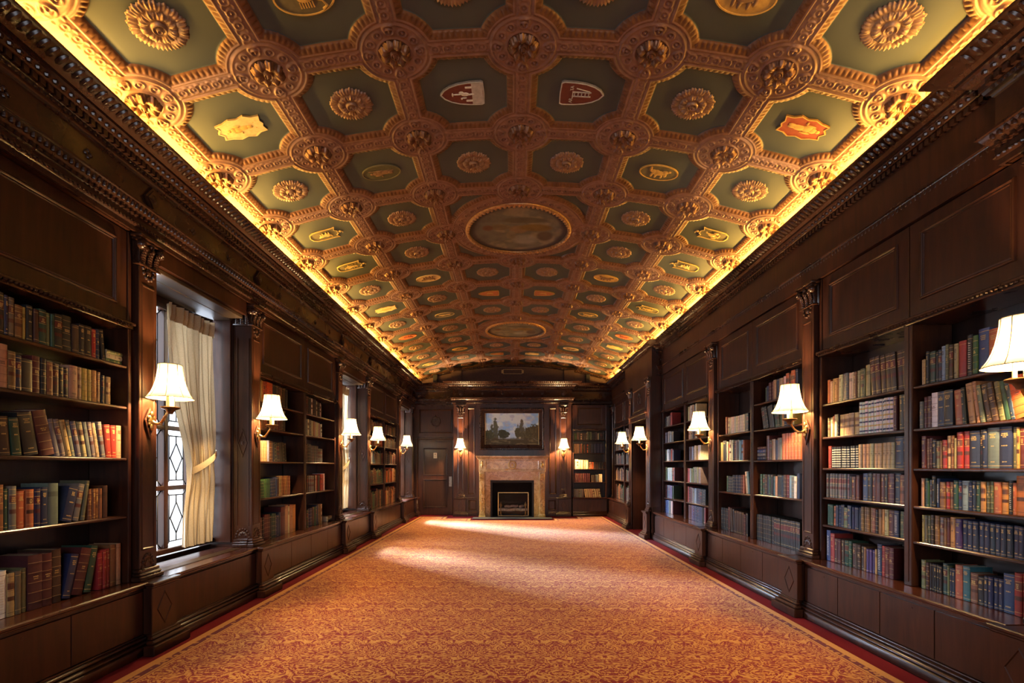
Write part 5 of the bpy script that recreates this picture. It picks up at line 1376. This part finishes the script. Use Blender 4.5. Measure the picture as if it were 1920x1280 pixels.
bush(.06,.32,.14,.16,(.030,.034,.016),61); bush(.34,.34,.11,.15,(.028,.030,.014),62); bush(.88,.42,.16,.22,(.045,.038,.016),63); bush(.99,.35,.12,.26,(.05,.04,.016),64); bush(.73,.32,.10,.12,(.045,.040,.016),65); bush(.60,.40,.05,.16,(.035,.036,.018),66)
tree(.125, .05, .72, .18, (.035,.038,.018), 72, .6); tree(.19, .075, .88, .18, (.040,.042,.020), 71, .55); tree(.605, .045, .68, .2, (.045,.042,.02), 74, .6); tree(.675, .07, .84, .2, (.050,.046,.022), 73, .55)
gm = sm(.28,.18, pz + .12*(cl2-.5)); col = mixn(col, (.045,.032,.013), gm); col = mixn(col, (.13,.10,.045), gm*sm(.5,.66,fbm(X, pz*4, 8, 91))*.8)
bush(.64,.235,.018,.03,(.30,.26,.18),95)
PXY = np.stack([(-.757-.012)+px*(1.522+.024), np.full(px.shape, -.014), (2.015-.01)+pz*(.912+.02)], -1)
colgrid('canvas', PXY, np.clip(col*1.8*np.array((.95,1.0,1.06)), 0, 1), M['canvas'], pt)

# fireplace
fp = thing('fireplace_mantel', 'veined yellow sienna marble fireplace with carved wreath frieze', 'fireplace', (0, YC, 0))
FY = -.50                                                          # front of the legs (local)
q = MB(); q.cbox(-.985, 1.018, FY-.10, -.001, 1.665, 1.705, .008); q.cbox(-.965, .998, FY-.075, -.001, 1.64, 1.666, .010); q.cbox(-.945, .975, FY-.05, -.001, 1.612, 1.641, .010)
for k in range(48): q.box(-.93+k*.0395, -.912+k*.0395, FY-.060, FY-.04, 1.590, 1.612)
q.build('mantel_shelf', M['marble'], fp)
q = MB(); q.cbox(-.905, .915, FY, -.001, 1.29, 1.612, .004); q.frame(-.73, .74, 1.315, 1.585, [(0,FY),(.006,FY-.008),(.016,FY-.008),(.024,FY)]); q.cbox(-.905, .915, FY-.015, -.001, 1.262, 1.29, .005); q.build('frieze', M['marble'], fp)
q = MB(); cx, cz = .008, 1.455
for i in range(34):
    a = 2*PI*i/34
    q.blob((cx+.098*math.cos(a), FY-.014, cz+.098*math.sin(a)), (.022,0,0), (0,.016,0), (0,0,.022), 6, 4)
    q.blob((cx+(.098+.012*(-1)**i)*math.cos(a+.09), FY-.026, cz+(.098+.012*(-1)**i)*math.sin(a+.09)), (.012,0,0), (0,.008,0), (0,0,.012), 5, 4)
q.lathe([(0,-.012),(.066,-.012),(.070,.0)], (cx,FY,cz), 24, ax=((1,0,0),(0,0,1),(0,1,0))); q.blob((cx,FY-.014,cz), (.035,0,0), (0,.012,0), (0,0,.04), 8, 5)
for s in (-1,1):
    for k in range(6): q.blob((cx+s*(.05+.022*k), FY-.008, 1.355-.004*k), (.018,0,0), (0,.010,0), (0,0,.012), 6, 4)
q.build('wreath', M['marble'], fp, smooth=45)
for s, xa, xb in ((-1,-.895,-.745), (1,.745,.90)):
    q = MB(); xm = (xa+xb)/2
    q.cbox(xa, xb, FY, -.001, .10, 1.262, .004); q.cbox(xa-.015, xb+.015, FY-.02, -.001, .002, .07, .005); q.cbox(xa-.008, xb+.008, FY-.012, -.001, .07, .101, .005)
    q.frame(xa+.025, xb-.025, .14, .98, [(0,FY),(.005,FY-.006),(.012,FY-.006),(.017,FY)])
    for k in range(16):                                            # carved drop on the face of the leg
        q.blob((xm+.012*math.sin(k*1.7), FY-.004, .20+k*.048), (.020,0,0), (0,.010,0), (0,0,.022), 6, 4)
    for f in range(6):                                             # console at the head
        q.lathe([(0,-.05),(.026-.003*f,-.05),(.026-.003*f,.05),(0,.05)], (xm, FY-.022+.006*f, 1.20-.034*f), 10, ax=((0,1,0),(0,0,1),(1,0,0)))
    q.blob((xm, FY-.03, 1.44), (.04,0,0), (0,.02,0), (0,0,.06), 8, 6); q.blob((xm, FY-.024, 1.53), (.035,0,0), (0,.016,0), (0,0,.03), 8, 6)
    q.build('jamb', M['marble'], fp, smooth=45)
q = MB(); q.box(-.744, -.600, FY+.14, -.002, .002, 1.261); q.box(.610, .744, FY+.14, -.002, .002, 1.261); q.box(-.600, .610, FY+.14, -.002, 1.03, 1.261)
q.build('marble_slip', M['marble'], fp)
q = MB(); q.box(-.598, -.545, FY+.16, -.003, .004, 1.028); q.box(.555, .608, FY+.16, -.003, .004, 1.028); q.box(-.545, .555, FY+.16, -.003, .965, 1.028); q.build('iron_surround', M['iron'], fp)
q = MB(); q.box(-.60, .64, .32, .345, .0, 1.05); q.box(-.61, -.56, .002, .32, .0, 1.05); q.box(.57, .65, .002, .32, 0, 1.05); q.box(-.56, .57, -.3, .32, .97, 1.05); q.box(-.56,.57,-.33,.32,.002,.03); q.build('firebox', M['soot'], fp)
q = MB(); q.cbox(-1.06, 1.08, YC-.95, YC-.535, .0135, .03, .004); tag(q.build('hearth_slab', M['stone']), 'grey slate hearth slab in front of the marble fireplace', 'hearth')
fs = thing('fire_screen', 'brass framed glass fire screen standing in the fireplace opening', 'fire screen', (.035, YC+FY+.19, .032))
q = MB()
for xa, xb, za, zb in ((-.43,-.405,0,.665),(.405,.43,0,.665),(-.43,.43,.64,.665),(-.43,.43,0,.02)): q.cbox(xa, xb, -.012, .012, za, zb, .004)
q.build('frame', M['brass'], fs)
q = MB(); q.add([(-.405,0,.02),(.405,0,.02),(.405,0,.64),(-.405,0,.64)], [(0,1,2,3)]); q.build('pane', M['fglass'], fs)
q = MB()
for s in (-1,1):
    q.lathe([(0,0),(.016,0),(.02,.012),(.010,.03),(.010,.25),(.022,.28),(.034,.32),(.022,.355),(.012,.37),(.008,.40),(0,.405)], (s*.34,.08,.0), 12)
    break
a1 = thing('andiron', 'brass knobbed andiron at the left of the fire logs', 'andiron', (-.315, YC-.23, .032))
q = MB(); q.lathe([(0,0),(.05,0),(.05,.02),(.016,.04),(.014,.24),(.03,.27),(.038,.31),(.026,.345),(.012,.36),(.018,.38),(0,.40)], (0,0,0), 14); q.build('post', M['brass'], a1, smooth=40)
q = MB(); q.box(-.012,.012,.03,.40,.09,.11); q.box(-.012,.012,.39,.41,.0,.09); q.build('bar', M['iron'], a1)
K = kids(); dup(a1, (.375, YC-.23, .032), 0, 'brass knobbed andiron at the right of the fire logs', K)
def log(p0, p1, r, lab):
    q = MB(); rg = random.Random(lab); pts = [Vector(p0).lerp(Vector(p1), i/10) + Vector((0,0,.006*math.sin(i*1.3))) for i in range(11)]
    q.tube([tuple(p) for p in pts], [r*rg.uniform(.82,1.0) for _ in pts], 9); o = q.build('log', M['log'], smooth=50); tag(o, lab, 'log', 'fire logs in the hearth'); return o
log((-.37, YC-.13, .193), (.43, YC-.12, .193), .043, 'long pale fire log lying across the front of the andirons')
log((-.36, YC+.02, .193), (.42, YC+.03, .193), .043, 'pale fire log lying across the back of the andirons')
log((-.20, YC-.16, .289), (.16, YC+.08, .289), .036, 'pale split log slanting back over the others')
log((.22, YC-.17, .287), (.32, YC+.08, .287), .034, 'short pale split log at the right of the fire pile')
# plaque, loudspeakers
q = thing('plaque', 'brass edged tablet with side lugs high on the arched end wall', 'plaque', (.018, YE-.031, 4.17))
p = MB(); p.box(-.27, .27, -.004, .0, -.06, .06); p.build('panel', M['wallp'], q)
p = MB()
for xa, xb, za, zb in ((-.28,.28,.055,.07),(-.28,.28,-.07,-.055),(-.28,-.262,-.07,.07),(.262,.28,-.07,.07),(-.325,-.28,-.045,.045),(.28,.325,-.045,.045)): p.cbox(xa, xb, -.012, 0, za, zb, .002)
p.build('frame', M['brass'], q)
for x, lab in ((-2.21, 'small black loudspeaker on the end cornice, left of the plaque'), (2.19, 'small black loudspeaker on the end cornice, right of the plaque')):
    q = thing('loudspeaker', lab, 'speaker', (x, YE-.17, 3.8065))
    p = MB(); p.cbox(-.065, .065, 0, .11, 0, .26, .008); p.build('cabinet', M['black'], q)
    p = MB(); p.cbox(-.058, .058, -.008, 0, .008, .252, .004)
    for k in range(22): p.box(-.054, .054, -.0095, -.008, .016+k*.0105, .021+k*.0105)
    p.build('grille', M['iron'], q)

# ------------------------------------------------------------------ daylight, fill, world, camera
for wi, (h0, h1) in enumerate(LWIN):
    li = bpy.data.lights.new('window_daylight', 'AREA'); li.shape = 'RECTANGLE'; li.size = 1.35; li.size_y = 2.2; li.energy = (55, 120, 200)[wi]; li.color = (.74,.84,1.0); li.spread = math.radians(120)
    lo = bpy.data.objects.new('window_daylight', li); C.objects.link(lo)
    lo.location = (-XW-.45, (h0+h1)/2+.15, 2.05)
    d = Vector((1, -.25, -.38)); lo.rotation_euler = d.to_track_quat('-Z', 'Y').to_euler()
for wi, en in ((1, 260), (2, 700)):                                # low bright sky between the houses opposite
    h0, h1 = LWIN[wi]; d = Vector((1, -.66, -.56)).normalized()
    li = bpy.data.lights.new('low_sky', 'AREA'); li.shape = 'RECTANGLE'; li.size = 1.2; li.size_y = .6; li.energy = en; li.color = (.58,.74,1.0); li.spread = math.radians(46)
    lo = bpy.data.objects.new('low_sky', li); C.objects.link(lo); lo.location = Vector((-XW, (h0+h1)/2, 1.9)) - d*4.0; lo.rotation_euler = d.to_track_quat('-Z', 'Y').to_euler()
# unseen fill light added behind the viewpoint to lift the whole room
li = bpy.data.lights.new('back_fill', 'AREA'); li.shape = 'RECTANGLE'; li.size = 3.2; li.size_y = 2.2; li.energy = 55; li.color = (.86,.90,1.0)
lo = bpy.data.objects.new('back_fill', li); C.objects.link(lo); lo.location = (0, YB+.1, 2.0); lo.rotation_euler = (PI/2, 0, 0)
w = bpy.data.worlds.new('sky'); sc.world = w; w.use_nodes = True
nt = w.node_tree; bg = nt.nodes['Background']; bg.inputs[0].default_value = (.86,.92,1,1); bg.inputs[1].default_value = 1.7
cam = bpy.data.cameras.new('camera'); cam.sensor_width = 36; cam.lens = 940/1920*36; cam.shift_y = (875-640)/1920; cam.clip_start = .05; cam.clip_end = 100
co = bpy.data.objects.new('camera', cam); C.objects.link(co); co.location = (0,0,HC); co.rotation_euler = (PI/2,0,0); sc.camera = co
vs = sc.view_settings; vs.view_transform = 'Standard'; vs.look = 'None'; vs.gamma = 1; vs.use_curve_mapping = False; vs.exposure = 1.2
cy = sc.cycles; cy.use_denoising = True; cy.max_bounces = 7; cy.diffuse_bounces = 4; cy.glossy_bounces = 3; cy.transmission_bounces = 4; cy.transparent_max_bounces = 8
cy.sample_clamp_indirect = 6; cy.caustics_reflective = False; cy.caustics_refractive = False
